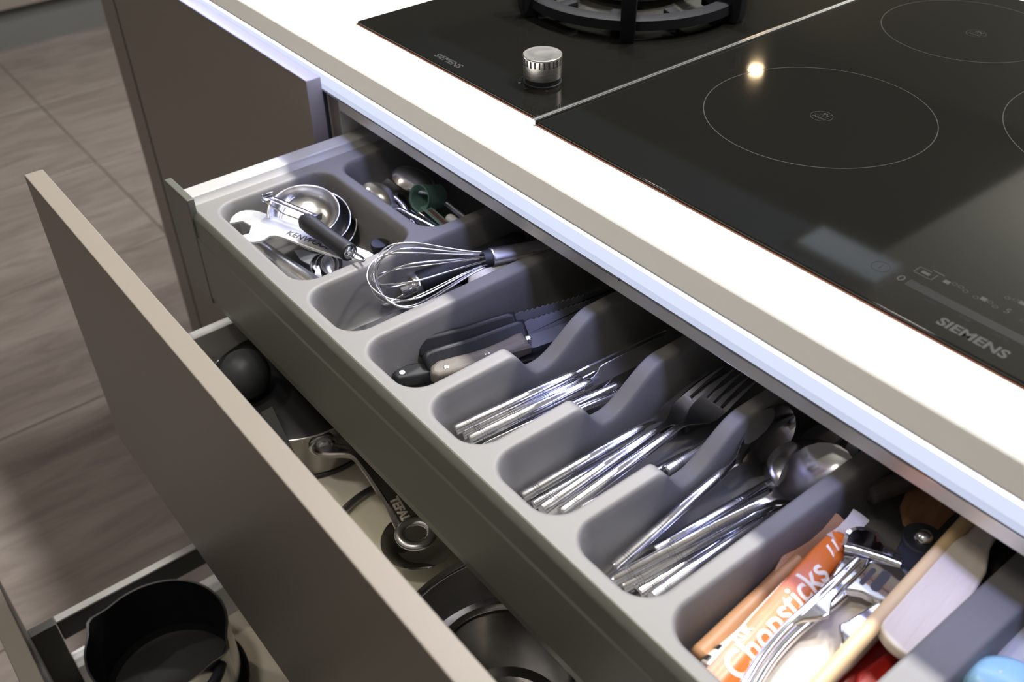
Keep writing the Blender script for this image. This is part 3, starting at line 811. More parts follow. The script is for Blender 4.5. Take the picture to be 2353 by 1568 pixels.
# green measuring scoop
n = Vector((0.14, -0.89, 0.32)).normalized()
oc = Vector((0.1500, -0.0348, -0.1380))
M = frame(oc, oc - n)
t = thing('measuring_scoop', 'translucent green plastic measuring scoop lying on the teaspoons', 'scoop', M)
b = bmn(); lathe(b, [(0.0120, 0.028), (0.0128, 0.002), (0.0140, 0.0), (0.0148, 0.0004), (0.0148, 0.0020), (0.0138, 0.004), (0.0130, 0.0295), (0.0020, 0.0300)], 28, YAX, True, True); obj('cup', b, M_['green'], t, local=True)
hb = oc - n * 0.004
b = bmn(); F2 = frame(Vector((0.1619, -0.0326, -0.1460)), Vector((0.2082, -0.0337, -0.1500)))
box(b, (-0.0050, -0.006, -0.0010), (0.0050, 0.060, 0.0010), 0.0008, 2, F2); obj('handle', b, M_['green'], t)
b = bmn(); box(b, (-0.0022, 0.004, 0.0010), (0.0022, 0.050, 0.0013), 0, 1, F2); o = obj('inset', b, M_['dull_red'], t); o['label'] = 'faded red inset on the handle'
q0 = Vector((0.1880, -0.0225, -0.1500)); q1 = Vector((0.2156, -0.0200, -0.1520))
t = thing('corn_pick', 'small implement with a round white end beside the green scoop', 'utensil', frame(q0, q1))
b = bmn(); lathe(b, [(0.001, -0.0045), (0.0035, -0.0035), (0.0052, -0.0010), (0.0055, 0.003), (0.0048, 0.010), (0.0030, 0.014), (0.0024, 0.05)], 16, YAX); obj('knob', b, M_['white_plastic'], t, local=True)

# ------------------------------------------------------------------ front small compartment
def cup(center, tilt_dir, tilt, r, depth, label, mat_, group):
    ax = Vector((-tilt_dir[1], tilt_dir[0], 0)).normalized()
    M = T(*center) @ Matrix.Rotation(tilt, 4, ax)
    t = thing('measuring_cup', label, 'measuring cup', M, group)
    pr = [(0.001, -depth), (r * 0.55, -depth), (r * 0.80, -depth * 0.72), (r * 0.95, -depth * 0.30), (r - 0.0008, -0.0004), (r, 0.0), (r + 0.0008, -0.0004), (r * 0.95 + 0.0011, -depth * 0.32), (r * 0.80 + 0.0010, -depth * 0.75), (r * 0.56, -depth - 0.0010), (0.001, -depth - 0.001)]
    b = bmn(); lathe(b, pr, 40); obj('bowl', b, mat_, t, local=True, angle=60)
    return t
cd_ = Vector((0.93 - 0.075, -0.515 + 0.13, 0)).normalized()
cup((0.1044, -0.1450, -0.1310), cd_, radians(17), 0.0360, 0.017, 'round steel measuring cup on top of the nest, open to the viewer', M_['steel_soft'], 'nested steel measuring cups')
cup((0.1059, -0.1336, -0.1430), cd_, radians(22), 0.0355, 0.016, 'steel measuring cup nested second from the top, one rim showing', M_['steel_soft'], 'nested steel measuring cups')
cup((0.1062, -0.1266, -0.1530), cd_, radians(24), 0.0345, 0.013, 'lowest steel measuring cup of the nest, resting on the tray floor', M_['steel_soft'], 'nested steel measuring cups')
# swivel peeler
p0 = Vector((0.2160, -0.1564, -0.1210)); p1 = Vector((0.1409, -0.1618, -0.1190))
M = frame(p0, p1); L = (p1 - p0).length
t = thing('peeler', 'vegetable peeler with a thick black handle and steel hanging hook', 'peeler', M)
b = bmn(); lathe(b, [(0.0052, 0.0005), (0.0086, 0.0), (0.0090, 0.0015), (0.0088, 0.010), (0.0082, L * 0.45), (0.0092, L * 0.85), (0.0088, L - 0.003), (0.0062, L + 0.002), (0.002, L + 0.0035)], 28, YAX); obj('handle', b, M_['black_rubber'], t, local=True, angle=60)
b = bmn(); lathe(b, [(0.001, -0.0026), (0.0040, -0.0022), (0.0064, -0.0008), (0.0070, 0.0012)], 28, YAX); o = obj('end_cap', b, M_['chrome'], t, local=True); o['label'] = 'domed chrome end cap'
h0 = Vector((0.2188, -0.1578, -0.1190)); h1 = Vector((0.2420, -0.1575, -0.1160)); dd = (h1 - h0); sd = Vector((-dd.y, dd.x, 0)).normalized() * 0.0032
b = bmn(); tube(b, spline([h0 + sd, h0 + dd * 0.7 + sd, h1 + sd * 0.6, h1 + dd * 0.06, h1 - sd * 0.6, h0 + dd * 0.7 - sd, h0 - sd], 5), 0.0011, 8); obj('hanging_hook', b, M_['chrome'], t)
a0 = Vector((0.1414, -0.1512, -0.1180)); a1 = Vector((0.0823, -0.1703, -0.1150)); F2 = frame(a0, a1, radians(14)); l2 = (a1 - a0).length
b = bmn()
box(b, (-0.0058, 0.004, -0.0006), (-0.0012, l2 - 0.004, 0.0004), 0.0002, 1, F2); box(b, (0.0012, 0.004, -0.0004), (0.0050, l2 - 0.004, 0.0006), 0.0002, 1, F2)
box(b, (-0.0058, -0.002, -0.0005), (0.0050, 0.0045, 0.0006), 0.0002, 1, F2); box(b, (-0.0058, l2 - 0.0045, -0.0005), (0.0050, l2, 0.0006), 0.0002, 1, F2)
obj('blade', b, M_['steel'], t)
b = bmn(); box(b, (-0.0075, l2, -0.0045), (0.0068, l2 + 0.0012, 0.0040), 0.0004, 1, F2); box(b, (-0.0075, -0.0045, -0.0040), (0.0068, -0.0030, 0.0030), 0.0004, 1, F2)
tube(b, [F2 @ Vector((-0.0082, l2 + 0.0006, -0.001)), F2 @ Vector((-0.0095, l2 * 0.5, -0.006)), F2 @ Vector((-0.006, -0.004, -0.006))], 0.0009, 8)
obj('yoke', b, M_['chrome'], t)
# flat spanner
SZ = -0.132
out = [(0.0754, -0.2132, -0.1320), (0.0694, -0.2088, -0.1320), (0.0656, -0.2041, -0.1320), (0.0628, -0.1989, -0.1320), (0.0622, -0.1937, -0.1320), (0.0641, -0.1888, -0.1320), (0.0682, -0.1840, -0.1320), (0.0745, -0.1799, -0.1320), (0.0961, -0.1719, -0.1320), (0.1189, -0.1641, -0.1320), (0.1544, -0.1521, -0.1320), (0.1860, -0.1413, -0.1320), (0.2097, -0.1333, -0.1320), (0.2175, -0.1323, -0.1320), (0.2206, -0.1401, -0.1320), (0.2181, -0.1501, -0.1320), (0.1952, -0.1623, -0.1320), (0.1758, -0.1702, -0.1320), (0.1563, -0.1774, -0.1320), (0.1372, -0.1837, -0.1320), (0.1271, -0.1883, -0.1320), (0.1237, -0.1923, -0.1320), (0.1241, -0.1968, -0.1320), (0.1258, -0.2009, -0.1320), (0.1259, -0.2057, -0.1320), (0.1229, -0.2117, -0.1320), (0.1182, -0.2154, -0.1320), (0.1047, -0.2143, -0.1320), (0.1062, -0.2070, -0.1320), (0.0948, -0.1991, -0.1320), (0.0802, -0.2012, -0.1320)]
c0 = Vector((0.1135, -0.1782, -0.1320))
ax0 = Vector((0.0947, -0.1878, -0.1320)); ax1 = Vector((0.2151, -0.1444, -0.1320))
t = thing('spanner', 'flat bright metal spanner with a hexagonal jaw lying on the cups', 'spanner', T(*c0))
b = bmn(); prism(b, [(p[0], p[1]) for p in out], SZ - 0.0026, SZ, 0.0004); obj('plate', b, M_['zinc'], t)
xd = (ax1 - ax0).normalized(); yd = Vector((-xd.y, xd.x, 0))
q = Vector((0.1571, -0.1673, -0.1320))
ML = Matrix(((xd.x, yd.x, 0, q.x), (xd.y, yd.y, 0, q.y), (0, 0, 1, SZ + 0.00008), (0, 0, 0, 1)))
text_mesh('stamped_lettering', 'KENWOOD', 0.0105, M_['letter_dark'], t, ML, offset=0.0002, spacing=1.05)
# steel tube handle and second spanner beneath
p0 = Vector((0.0821, -0.1982, -0.1630)); p1 = Vector((0.1989, -0.1849, -0.1630))
t = thing('steel_tube', 'stout satin steel tube handle along the front wall of the compartment', 'utensil', frame(p0, p1))
L = (p1 - p0).length
b = bmn(); lathe(b, [(0.0095, 0.0), (0.0112, 0.0006), (0.0116, 0.002), (0.0116, L - 0.002), (0.0110, L), (0.009, L)], 30, YAX); obj('tube', b, M_['steel_soft'], t, local=True)
b = bmn(); lathe(b, [(0.0105, -0.004), (0.0116, -0.003), (0.0116, 0.0)], 24, YAX); obj('end_ring', b, M_['black_plastic'], t, local=True)
t = thing('flat_opener', 'small flat metal opener half hidden under the spanner', 'opener', T(*(0.1379, -0.1623, -0.1680)))
out = [(0.1119, -0.1657, -0.1660), (0.1188, -0.1574, -0.1660), (0.1333, -0.1514, -0.1660), (0.1498, -0.1588, -0.1660), (0.1756, -0.1696, -0.1660), (0.1706, -0.1756, -0.1660), (0.1592, -0.1681, -0.1660), (0.1481, -0.1658, -0.1660), (0.1412, -0.1679, -0.1660), (0.1316, -0.1695, -0.1660)]
b = bmn(); prism(b, [(p[0], p[1]) for p in out], -0.168, -0.1662, 0.0003); obj('plate', b, M_['zinc'], t)
for i, (px, rr) in enumerate((((0.1558, -0.1577, -0.1660), 0.0125), ((0.1582, -0.1536, -0.1660), 0.0120), ((0.1600, -0.1491, -0.1660), 0.0115))):
    M = T(*px) @ Matrix.Rotation(radians(62), 4, Vector((0.2, 1, 0)).normalized())
    t = thing('measuring_spoon', ['small steel measuring spoon on edge, nearest the tube handle', 'small steel measuring spoon on edge, in the middle of three', 'small steel measuring spoon on edge, under the peeler hook'][i], 'spoon', M, 'small measuring spoons on edge')
    b = bmn(); lathe(b, [(0.001, -0.006), (rr * 0.6, -0.005), (rr * 0.9, -0.002), (rr, 0.0), (rr - 0.0008, 0.0), (rr * 0.85, -0.002), (rr * 0.55, -0.0042), (0.001, -0.005)], 24); obj('bowl', b, M_['steel_soft'], t, local=True, angle=60)
    b = bmn(); box(b, (-0.003, rr - 0.001, -0.0006), (0.003, rr + 0.03, 0.0003), 0.0002, 1, Matrix.Rotation(radians(-60), 4, 'Z')); obj('handle', b, M_['steel_soft'], t, local=True)
q = Vector((0.1824, -0.1050, -0.1520))
t = thing('bottle_stopper', 'round black stopper standing by the corner of the compartment', 'stopper', T(q.x, q.y, TFL))
b = bmn(); lathe(b, [(0.0100, 0.0), (0.0106, 0.001), (0.0104, 0.018), (0.0092, 0.0205), (0.0072, 0.0210), (0.0068, 0.0235), (0.0090, 0.0245), (0.0092, 0.0290), (0.0085, 0.0300), (0.002, 0.0302)], 28, T(q.x, q.y, TFL)); obj('body', b, M_['black_plastic'], t)

# ------------------------------------------------------------------ whisk compartment
p0 = Vector((0.3107, -0.0618, -0.1190)); p1 = Vector((0.2797, -0.1741, -0.1130))
M = frame(p0, p1); L = (p1 - p0).length
t = thing('whisk', 'steel balloon whisk with thin wire loops resting in the second compartment', 'whisk', M)
b = bmn(); lathe(b, [(0.0078, -0.125), (0.0085, -0.12), (0.0080, -0.06), (0.0088, -0.012), (0.0094, -0.0012), (0.0092, 0.0), (0.0086, 0.0002)], 28, YAX); obj('handle', b, M_['brushed'], t, local=True)
b = bmn(); lathe(b, [(0.0084, 0.0), (0.0084, 0.008), (0.0075, 0.0085)], 28, YAX); obj('collar', b, M_['black_plastic'], t, local=True)
for k in range(6):
    ph = radians(8 + 30 * k); amp = (0.0325, 0.0310, 0.0292, 0.0315, 0.0290, 0.0305)[k]; e = L * (1.0, 0.95, 0.93, 0.985, 0.94, 0.96)[k]
    half = []
    for (fy, fr) in ((0.04, 0.22), (0.20, 0.37), (0.40, 0.62), (0.58, 0.86), (0.72, 0.985), (0.84, 0.93), (0.93, 0.68), (0.985, 0.32)):
        half.append((fy * e, fr * amp))
    pts = [(r * cos(ph), y, r * sin(ph)) for y, r in half] + [(0, e, 0)] + [(-r * cos(ph), y, -r * sin(ph)) for y, r in reversed(half)]
    b = bmn(); tube(b, spline(pts, 5), 0.00085, 7); obj('wire', b, M_['steel'], t, local=True, angle=70)
# black handled tool with chrome collar and hook
p0 = Vector((0.2534, -0.1071, -0.1600)); p1 = Vector((0.2680, -0.0019, -0.1520))
M = frame(p0, p1)
t = thing('can_piercer', 'black handled tool with a chrome collar and hook under the whisk wires', 'utensil', M)
b = bmn(); lathe(b, [(0.009, -0.001), (0.0125, 0.0), (0.0132, 0.003), (0.0125, 0.03), (0.0122, 0.07), (0.0130, 0.11), (0.010, 0.118)], 28, YAX); obj('handle', b, M_['black_rubber'], t, local=True)
b = bmn(); lathe(b, [(0.0060, -0.0070), (0.0120, -0.0066), (0.0127, -0.0050), (0.0127, -0.0012), (0.0120, 0.0002)], 30, YAX); obj('collar', b, M_['chrome'], t, local=True)
b = bmn(); lathe(b, [(0.0055, -0.020), (0.0068, -0.0195), (0.0068, -0.012), (0.0062, -0.0070)], 24, YAX); obj('barrel', b, M_['chrome'], t, local=True)
b = bmn(); tube(b, spline([(0.0048, -0.018, 0), (0.0056, -0.026, -0.001), (0.0050, -0.036, -0.003), (0.0, -0.0405, -0.004), (-0.0050, -0.036, -0.004), (-0.0056, -0.026, -0.003), (-0.0048, -0.016, -0.002)], 5), 0.0014, 9); obj('hook', b, M_['chrome'], t, local=True)
q = Vector((0.2824, -0.0419, -0.1640))
t = thing('plastic_spoon', 'smooth white plastic spoon bowl showing beside the whisk handle', 'spoon', T(*q))
b = bmn(); lathe(b, [(0.0190, -0.010), (0.0200, -0.006), (0.0188, 0.002), (0.0150, 0.0085), (0.0080, 0.0120), (0.001, 0.0128)], 32, T(*q) @ Matrix.Scale(1.25, 4, (0, 1, 0))); obj('bowl', b, M_['white_plastic'], t, angle=60)
b = bmn(); tube(b, [q + Vector((0, 0.02, -0.002)), q + Vector((0.002, 0.07, 0)), q + Vector((0.004, 0.16, 0.002))], 0.004, 8); obj('handle', b, M_['white_plastic'], t)
t = thing('slicing_blade', 'flat dark blade lying on the tray floor below the whisk', 'utensil', T(*(0.2748, -0.1617, -0.1630)))
out = [(0.2696, -0.1946, -0.1630), (0.2698, -0.1831, -0.1630), (0.2711, -0.1661, -0.1630), (0.2718, -0.1357, -0.1630), (0.2721, -0.1061, -0.1630), (0.2745, -0.0719, -0.1630), (0.2879, -0.0739, -0.1630), (0.2889, -0.1078, -0.1630), (0.2875, -0.1413, -0.1630), (0.2855, -0.1663, -0.1630), (0.2821, -0.1805, -0.1630), (0.2774, -0.1892, -0.1630)]
b = bmn(); prism(b, [(p[0], p[1]) for p in out], -0.1645, -0.1630, 0.0004); obj('blade', b, M_['black_plastic'], t)

# ------------------------------------------------------------------ kitchen knives
def kitchen_knife(p0, p1, roll, label, hw, th, hmat, blade_w, blade_l, serr=False, rivets=(), rmat='steel', wavy=False):
    p0 = Vector(p0); p1 = Vector(p1); M = frame(p0, p1, radians(roll)); L = (p1 - p0).length
    t = thing('kitchen_knife', label, 'knife', M, 'kitchen knives in the tray')
    b = bmn()
    if wavy:
        out = [(-hw * 0.75, 0.002), (-hw * 1.15, 0.010), (-hw * 1.05, 0.022), (-hw * 0.80, 0.040), (-hw * 0.78, L * 0.62), (-hw * 0.95, L * 0.82), (-hw * 1.15, L * 0.93), (-hw * 1.05, L), (hw * 0.85, L), (hw * 0.80, L * 0.5), (hw * 0.85, 0.020), (hw * 0.7, 0.004), (0.0, -0.001)]
    else:
        out = [(-hw * 0.6, 0.0), (-hw * 0.95, 0.004), (-hw, 0.012), (-hw * 0.85, L * 0.5), (-hw, L * 0.92), (-hw * 0.92, L), (hw * 0.92, L), (hw, L * 0.92), (hw * 0.85, L * 0.5), (hw, 0.012), (hw * 0.95, 0.004), (hw * 0.6, 0.0)]
    prism(b, out, -th, th, th * 0.55, None, 3)
    obj('handle', b, hmat, t, local=True, angle=60)
    b = bmn()
    o2 = [(-blade_w * 0.35, L - 0.003), (-blade_w * 0.5, L + 0.006)]
    if serr:
        k = int(blade_l / 0.005)
        for i in range(k): o2 += [(-blade_w * 0.5, L + 0.008 + i * 0.005), (-blade_w * 0.5 + 0.0014, L + 0.0105 + i * 0.005)]
    o2 += [(-blade_w * 0.45, L + blade_l * 0.85), (-blade_w * 0.1, L + blade_l), (blade_w * 0.3, L + blade_l * 0.97), (blade_w * 0.5, L + blade_l * 0.8), (blade_w * 0.5, L + 0.004), (blade_w * 0.35, L - 0.003)]
    prism(b, o2, -0.0008, 0.0008, 0.0002, None, 1)
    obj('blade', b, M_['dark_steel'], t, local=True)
    for y in rivets:
        b = bmn(); lathe(b, [(0.0026, -th - 0.0003), (0.0026, th + 0.0002), (0.0020, th + 0.0004)], 16, T(0, y, 0)); obj('rivet', b, M_[rmat], t, local=True)
    return t
kitchen_knife((0.3394, -0.1674, -0.1550), (0.3688, -0.0795, -0.1500), 58, 'black handled serrated knife lying against the whisk divider', 0.0098, 0.0062, M_['black_plastic'], 0.015, 0.13, True)
kitchen_knife((0.3549, -0.1702, -0.1600), (0.3794, -0.0766, -0.1540), 48, 'thick black handled knife between the serrated knife and the wooden one', 0.0098, 0.0066, M_['black_plastic'], 0.015, 0.12, True)
kitchen_knife((0.3703, -0.1734, -0.1640), (0.3925, -0.0853, -0.1580), 8, 'knife with a grey brown wooden handle and three rivets', 0.0098, 0.0070, M_['wood_grey'], 0.016, 0.11, False, (0.014, 0.052, 0.092), 'steel', True)
kitchen_knife((0.3472, -0.1984, -0.1680), (0.3721, -0.1316, -0.1690), 5, 'black knife handle with one white rivet close to the front wall', 0.0095, 0.0065, M_['black_plastic'], 0.022, 0.14, False, (0.0085,), 'white_plastic', True)

# ------------------------------------------------------------------ wooden and odd utensils in the widest compartment
def stick(name, label, cat, p0, p1, r0, r1, m, bands=()):
    M = frame(p0, p1); L = (Vector(p1) - Vector(p0)).length
    t = thing(name, label, cat, M)
    b = bmn(); lathe(b, [(r0 * 0.55, 0.0), (r0 * 0.9, 0.001), (r0, 0.003), ((r0 + r1) / 2, L * 0.5), (r1, L - 0.003), (r1 * 0.9, L - 0.001), (r1 * 0.55, L)], 18, YAX); obj('rod', b, m, t, local=True, angle=60)
    for y in bands:
        b = bmn(); lathe(b, [(r0 * 1.03, y), (r0 * 1.03, y + 0.0045)], 18, YAX, False, False); obj('band', b, M_['black_plastic'], t, local=True)
    return t

# wooden spoon with brown bowl
p0 = Vector((0.7065, -0.2026, -0.1600)); p1 = Vector((0.6977, -0.0608, -0.1500))
M = frame(p0, p1, radians(25)); L = (p1 - p0).length
t = thing('wooden_spoon', 'wooden spoon with a pale stick and reddish brown bowl against the divider', 'spoon', M)
b = bmn(); lathe(b, [(0.003, 0.0), (0.0055, 0.001), (0.0062, 0.004), (0.0058, L * 0.5), (0.0062, L - 0.052), (0.0050, L - 0.036)], 18, YAX); obj('handle', b, M_['wood_brown'], t, local=True, angle=60)
b = bmn(); blade(b, [(L - 0.058, 0.0055, 0.003, -0.002, 0.006), (L - 0.046, 0.0088, 0.003, 0.0, 0.005), (L - 0.032, 0.0140, 0.003, 0.004, 0.004), (L - 0.016, 0.0165, 0.003, 0.006, 0.0035), (L - 0.002, 0.0155, 0.003, 0.005, 0.0035), (L + 0.008, 0.0105, 0.003, 0.002, 0.003), (L + 0.013, 0.0035, 0.003, 0, 0.002)], 12); obj('bowl', b, M_['wood_brown'], t, local=True, angle=60)

# paper sleeve of chopsticks
p0 = Vector((0.7345, -0.2175, -0.1420)); p1 = Vector((0.7096, -0.0547, -0.1420)); M = frame(p0, p1, radians(12)); L = (p1 - p0).length
t = thing('chopstick_sleeve', 'orange printed paper sleeve of chopsticks in clear film beside the chrome press', 'packet', M)
SEC = [(0.0, 0.0100, 0.0050, -0.0020, 0.0075), (0.015, 0.0106, 0.0052, -0.0026, 0.0085), (L * 0.3, 0.0104, 0.0055, -0.0030, 0.0095), (L * 0.55, 0.0098, 0.0055, -0.0030, 0.0095), (L * 0.75, 0.0094, 0.0055, -0.0030, 0.0095), (L * 0.9, 0.0076, 0.0048, -0.0022, 0.0080), (L - 0.010, 0.0044, 0.0035, -0.001, 0.0045)]
def sleeve_top(x, y):
    for a_, c_ in zip(SEC, SEC[1:]):
        if y <= c_[0]: break
    f = min(max((y - a_[0]) / (c_[0] - a_[0]), 0), 1)
    hw, z, dip = [a_[k] + (c_[k] - a_[k]) * f for k in (1, 2, 3)]
    return z - dip * max(1 - (x / hw) ** 2, 0)
b = bmn(); blade(b, SEC, 14); obj('paper', b, M_['orange'], t, local=True, angle=60)
b = bmn(); blade(b, [(L * 0.86, 0.0088, 0.0056, -0.0018, 0.0088), (L - 0.010, 0.0064, 0.0040, -0.001, 0.0045), (L + 0.004, 0.0060, 0.0030, 0.0004, 0.0012), (L + 0.012, 0.0066, 0.0042, -0.0008, 0.0006)], 10); obj('film_end', b, M_['film'], t, local=True, angle=60)
b = bmn(); loft(b, [[(-0.0118 + 0.0060 * f * f, 0.004 + L * 0.90 * f, 0.0050), (-0.0098 + 0.0050 * f * f, 0.004 + L * 0.90 * f, 0.0052), (-0.0098 + 0.0050 * f * f, 0.004 + L * 0.90 * f, 0.0058), (-0.0118 + 0.0060 * f * f, 0.004 + L * 0.90 * f, 0.0056)] for f in [k / 10 for k in range(11)]]); obj('film_seam', b, M_['film'], t, local=True)
def on_sleeve(o):
    b = bmn(); b.from_mesh(o.data); bmesh.ops.triangulate(b, faces=b.faces)
    for _ in range(5):
        es = [e for e in b.edges if e.calc_length() > 0.0012]
        if not es: break
        bmesh.ops.subdivide_edges(b, edges=es, cuts=1); bmesh.ops.triangulate(b, faces=[f for f in b.faces if len(f.verts) > 3])
    b.to_mesh(o.data); b.free()
    for v in o.data.vertices: v.co.z = sleeve_top(v.co.x, v.co.y) + (0.00035 if v.co.z > 0.0096 else 0.00005)
def letters(body, size, y, x):
    on_sleeve(text_mesh('printed_lettering', body, size, M_['letter_white'], t, M @ T(x, y, 0.0096) @ Matrix.Rotation(radians(90), 4, 'Z'), offset=size * 0.012, extrude=0.0002))
letters('Chopsticks', 0.0240, L * 0.375, 0.0030)
letters('KLIK', 0.0076, L * 0.215, -0.0068)
b = bmn()
for k in range(2): prism(b, [(-0.004, L * 0.80 + 0.007 * k), (0.004, L * 0.775 + 0.007 * k), (0.004, L * 0.785 + 0.007 * k), (-0.004, L * 0.815 + 0.007 * k)], 0.009, 0.0098)
on_sleeve(obj('printed_mark', b, M_['letter_white'], t, local=True, smooth=False))
stick('chopstick', 'pale wooden stick with two black bands beneath the orange sleeve', 'chopstick', (0.7166, -0.2051, -0.1570), (0.7148, -0.1289, -0.1570), 0.0058, 0.0050, M_['wood_pale'], (0.0015, 0.0125))

# chrome garlic press, its handles towards the front
gp = thing('garlic_press', 'shiny chrome garlic press with curved handles and a slotted head', 'garlic press', T(*(0.7410, -0.0802, -0.1500)))
def plate(px, z, th, r=0.0008):
    b = bmn(); prism(b, [(p[0], p[1]) for p in px], z - th, z, r); return b
def bar(pts, wid, th, roll=0.0):
    """A flat bar swept along points, its broad side up."""
    pts = [Vector(p) for p in pts]; b = bmn(); rings = []
    for i, p in enumerate(pts):
        d = (pts[min(i + 1, len(pts) - 1)] - pts[max(i - 1, 0)]).normalized()
        s = Vector((-d.y, d.x, 0)).normalized(); u = d.cross(s); s, u = s * cos(roll) + u * sin(roll), u * cos(roll) - s * sin(roll)
        w_ = wid[i] if isinstance(wid, (list, tuple)) else wid
        ring = []
        for k in range(12):
            a = 2 * pi * k / 12
            ring.append(p + s * (w_ * (abs(cos(a)) ** 0.7) * (1 if cos(a) > 0 else -1)) + u * (th * sin(a)))
        rings.append(ring)
    loft(b, rings); return b
obj('upper_handle', bar(spline([(0.7347, -0.0860, -0.1300), (0.7360, -0.1070, -0.1310), (0.7369, -0.1339, -0.1330), (0.7380, -0.1622, -0.1340), (0.7420, -0.1879, -0.1340), (0.7482, -0.2106, -0.1340)], 5), 0.0034, 0.0052), M_['chrome'], gp, angle=70)
obj('lower_handle', bar(spline([(0.7416, -0.0985, -0.1390), (0.7420, -0.1169, -0.1390), (0.7411, -0.1363, -0.1390), (0.7414, -0.1589, -0.1390), (0.7445, -0.1819, -0.1390), (0.7500, -0.2033, -0.1390)], 5), 0.0040, 0.0045), M_['chrome'], gp, angle=70)
obj('web', plate([(0.7263, -0.0884, -0.1290), (0.7386, -0.0779, -0.1290), (0.7418, -0.0869, -0.1290), (0.7425, -0.1095, -0.1290), (0.7443, -0.1233, -0.1290), (0.7499, -0.1340, -0.1290), (0.7467, -0.1410, -0.1290), (0.7418, -0.1490, -0.1290), (0.7393, -0.1601, -0.1290), (0.7358, -0.1508, -0.1290), (0.7362, -0.1322, -0.1290), (0.7330, -0.1147, -0.1290)], -0.1290, 0.005, 0.0014), M_['chrome'], gp, angle=50)
obj('head_plate', plate([(0.7395, -0.0766, -0.1305), (0.7550, -0.0666, -0.1305), (0.7634, -0.0708, -0.1305), (0.7677, -0.0822, -0.1305), (0.7676, -0.0950, -0.1305), (0.7611, -0.0998, -0.1305), (0.7512, -0.1024, -0.1305), (0.7435, -0.1086, -0.1305)], -0.1305, 0.007, 0.0012), M_['chrome'], gp)
hd = [o for o in gp.children if o.name.startswith('head_plate')][0]
for a_, c_, wd in (((1982, 1338), (2006, 1312), 0.0022), ((2012, 1352), (2036, 1326), 0.0038)):
    pass
for a_, c_, wd in ((Vector((0.7471, -0.0967, -0.1305)), Vector((0.7455, -0.0827, -0.1305)), 0.0018), (Vector((0.7546, -0.0930, -0.1305)), Vector((0.7526, -0.0801, -0.1305)), 0.0034)):
    F2 = frame(a_, c_); l_ = (c_ - a_).length
    b = bmn(); prism(b, [(wd * cos(k * pi / 6), (0 if k in range(6, 12) else l_) + wd * sin(k * pi / 6)) for k in range(12)], -0.0012, 0.00025, 0, F2); o = obj('slot', b, M_['shadow_gap'], hd); o['label'] = 'dark slot through the head'
obj('hinge_bar', bar([(0.7217, -0.0807, -0.1330), (0.7263, -0.0776, -0.1325), (0.7436, -0.0685, -0.1325), (0.7532, -0.0640, -0.1330)], 0.0042, 0.0040), M_['chrome'], gp, angle=60)
b = bmn(); ar = spline([(0.7213, -0.0816, -0.1310), (0.7174, -0.0727, -0.1280), (0.7204, -0.0644, -0.1270), (0.7284, -0.0593, -0.1280), (0.7399, -0.0611, -0.1310), (0.7492, -0.0577, -0.1320)], 5)
rings = []
for i, p in enumerate(ar):
    w_ = 0.0085 * sin(pi * min(max((i + 1.2) / (len(ar) + 1.4), 0.06), 0.94)) + 0.0012
    d = (ar[min(i + 1, len(ar) - 1)] - ar[max(i - 1, 0)]).normalized(); s = Vector((-d.y, d.x, 0)).normalized()
    rings.append([p - s * 0.0012 + Vector((0, 0, 0.002)), p + s * 0.0012 + Vector((0, 0, 0.002)), p + s * 0.0012 - Vector((0, 0, w_ * 1.3)), p - s * 0.0012 - Vector((0, 0, w_ * 1.3))])
loft(b, rings); obj('hopper', b, M_['chrome'], gp, angle=50)
obj('jaw', plate([(0.7568, -0.1318, -0.1320), (0.7584, -0.1253, -0.1320), (0.7599, -0.1120, -0.1320), (0.7617, -0.0974, -0.1320), (0.7681, -0.1020, -0.1320), (0.7701, -0.1128, -0.1320), (0.7705, -0.1234, -0.1320), (0.7683, -0.1419, -0.1320), (0.7658, -0.1420, -0.1320)], -0.1320, 0.006, 0.0015), M_['chrome'], gp, angle=50)

# black clip with a steel dome rivet
q = Vector((0.7494, -0.0313, -0.1350))
t = thing('jar_clip', 'black plastic clip with a domed steel rivet above the garlic press', 'clip', T(*q))
out = [(0.0135 * cos(a), 0.0135 * sin(a)) for a in [radians(-60 + 15 * k) for k in range(17)]]
d_ = (Vector((0.7592, -0.0653, -0.1350)) - q); s_ = Vector((-d_.y, d_.x, 0)).normalized() * 0.011
b = bmn(); box(b, (-0.012, -0.004, -0.0030), (0.012, d_.length + 0.004, 0.0006), 0.002, 2, frame(q, q + d_)); lathe(b, [(0.0135, -0.0030), (0.0142, -0.0015), (0.0142, 0.0006), (0.0132, 0.0016)], 32, T(*q)); obj('strap', b, M_['black_plastic'], t)
b = bmn(); lathe(b, [(0.0072, 0.0012), (0.0068, 0.0030), (0.0052, 0.0052), (0.0028, 0.0066), (0.0005, 0.0070)], 24, T(*q)); obj('rivet', b, M_['steel'], t, angle=60)
b = bmn(); tube(b, [Vector((0.7565, -0.0660, -0.1380)), Vector((0.7680, -0.0646, -0.1380))], 0.0075, 16); obj('barrel', b, M_['black_plastic'], t)

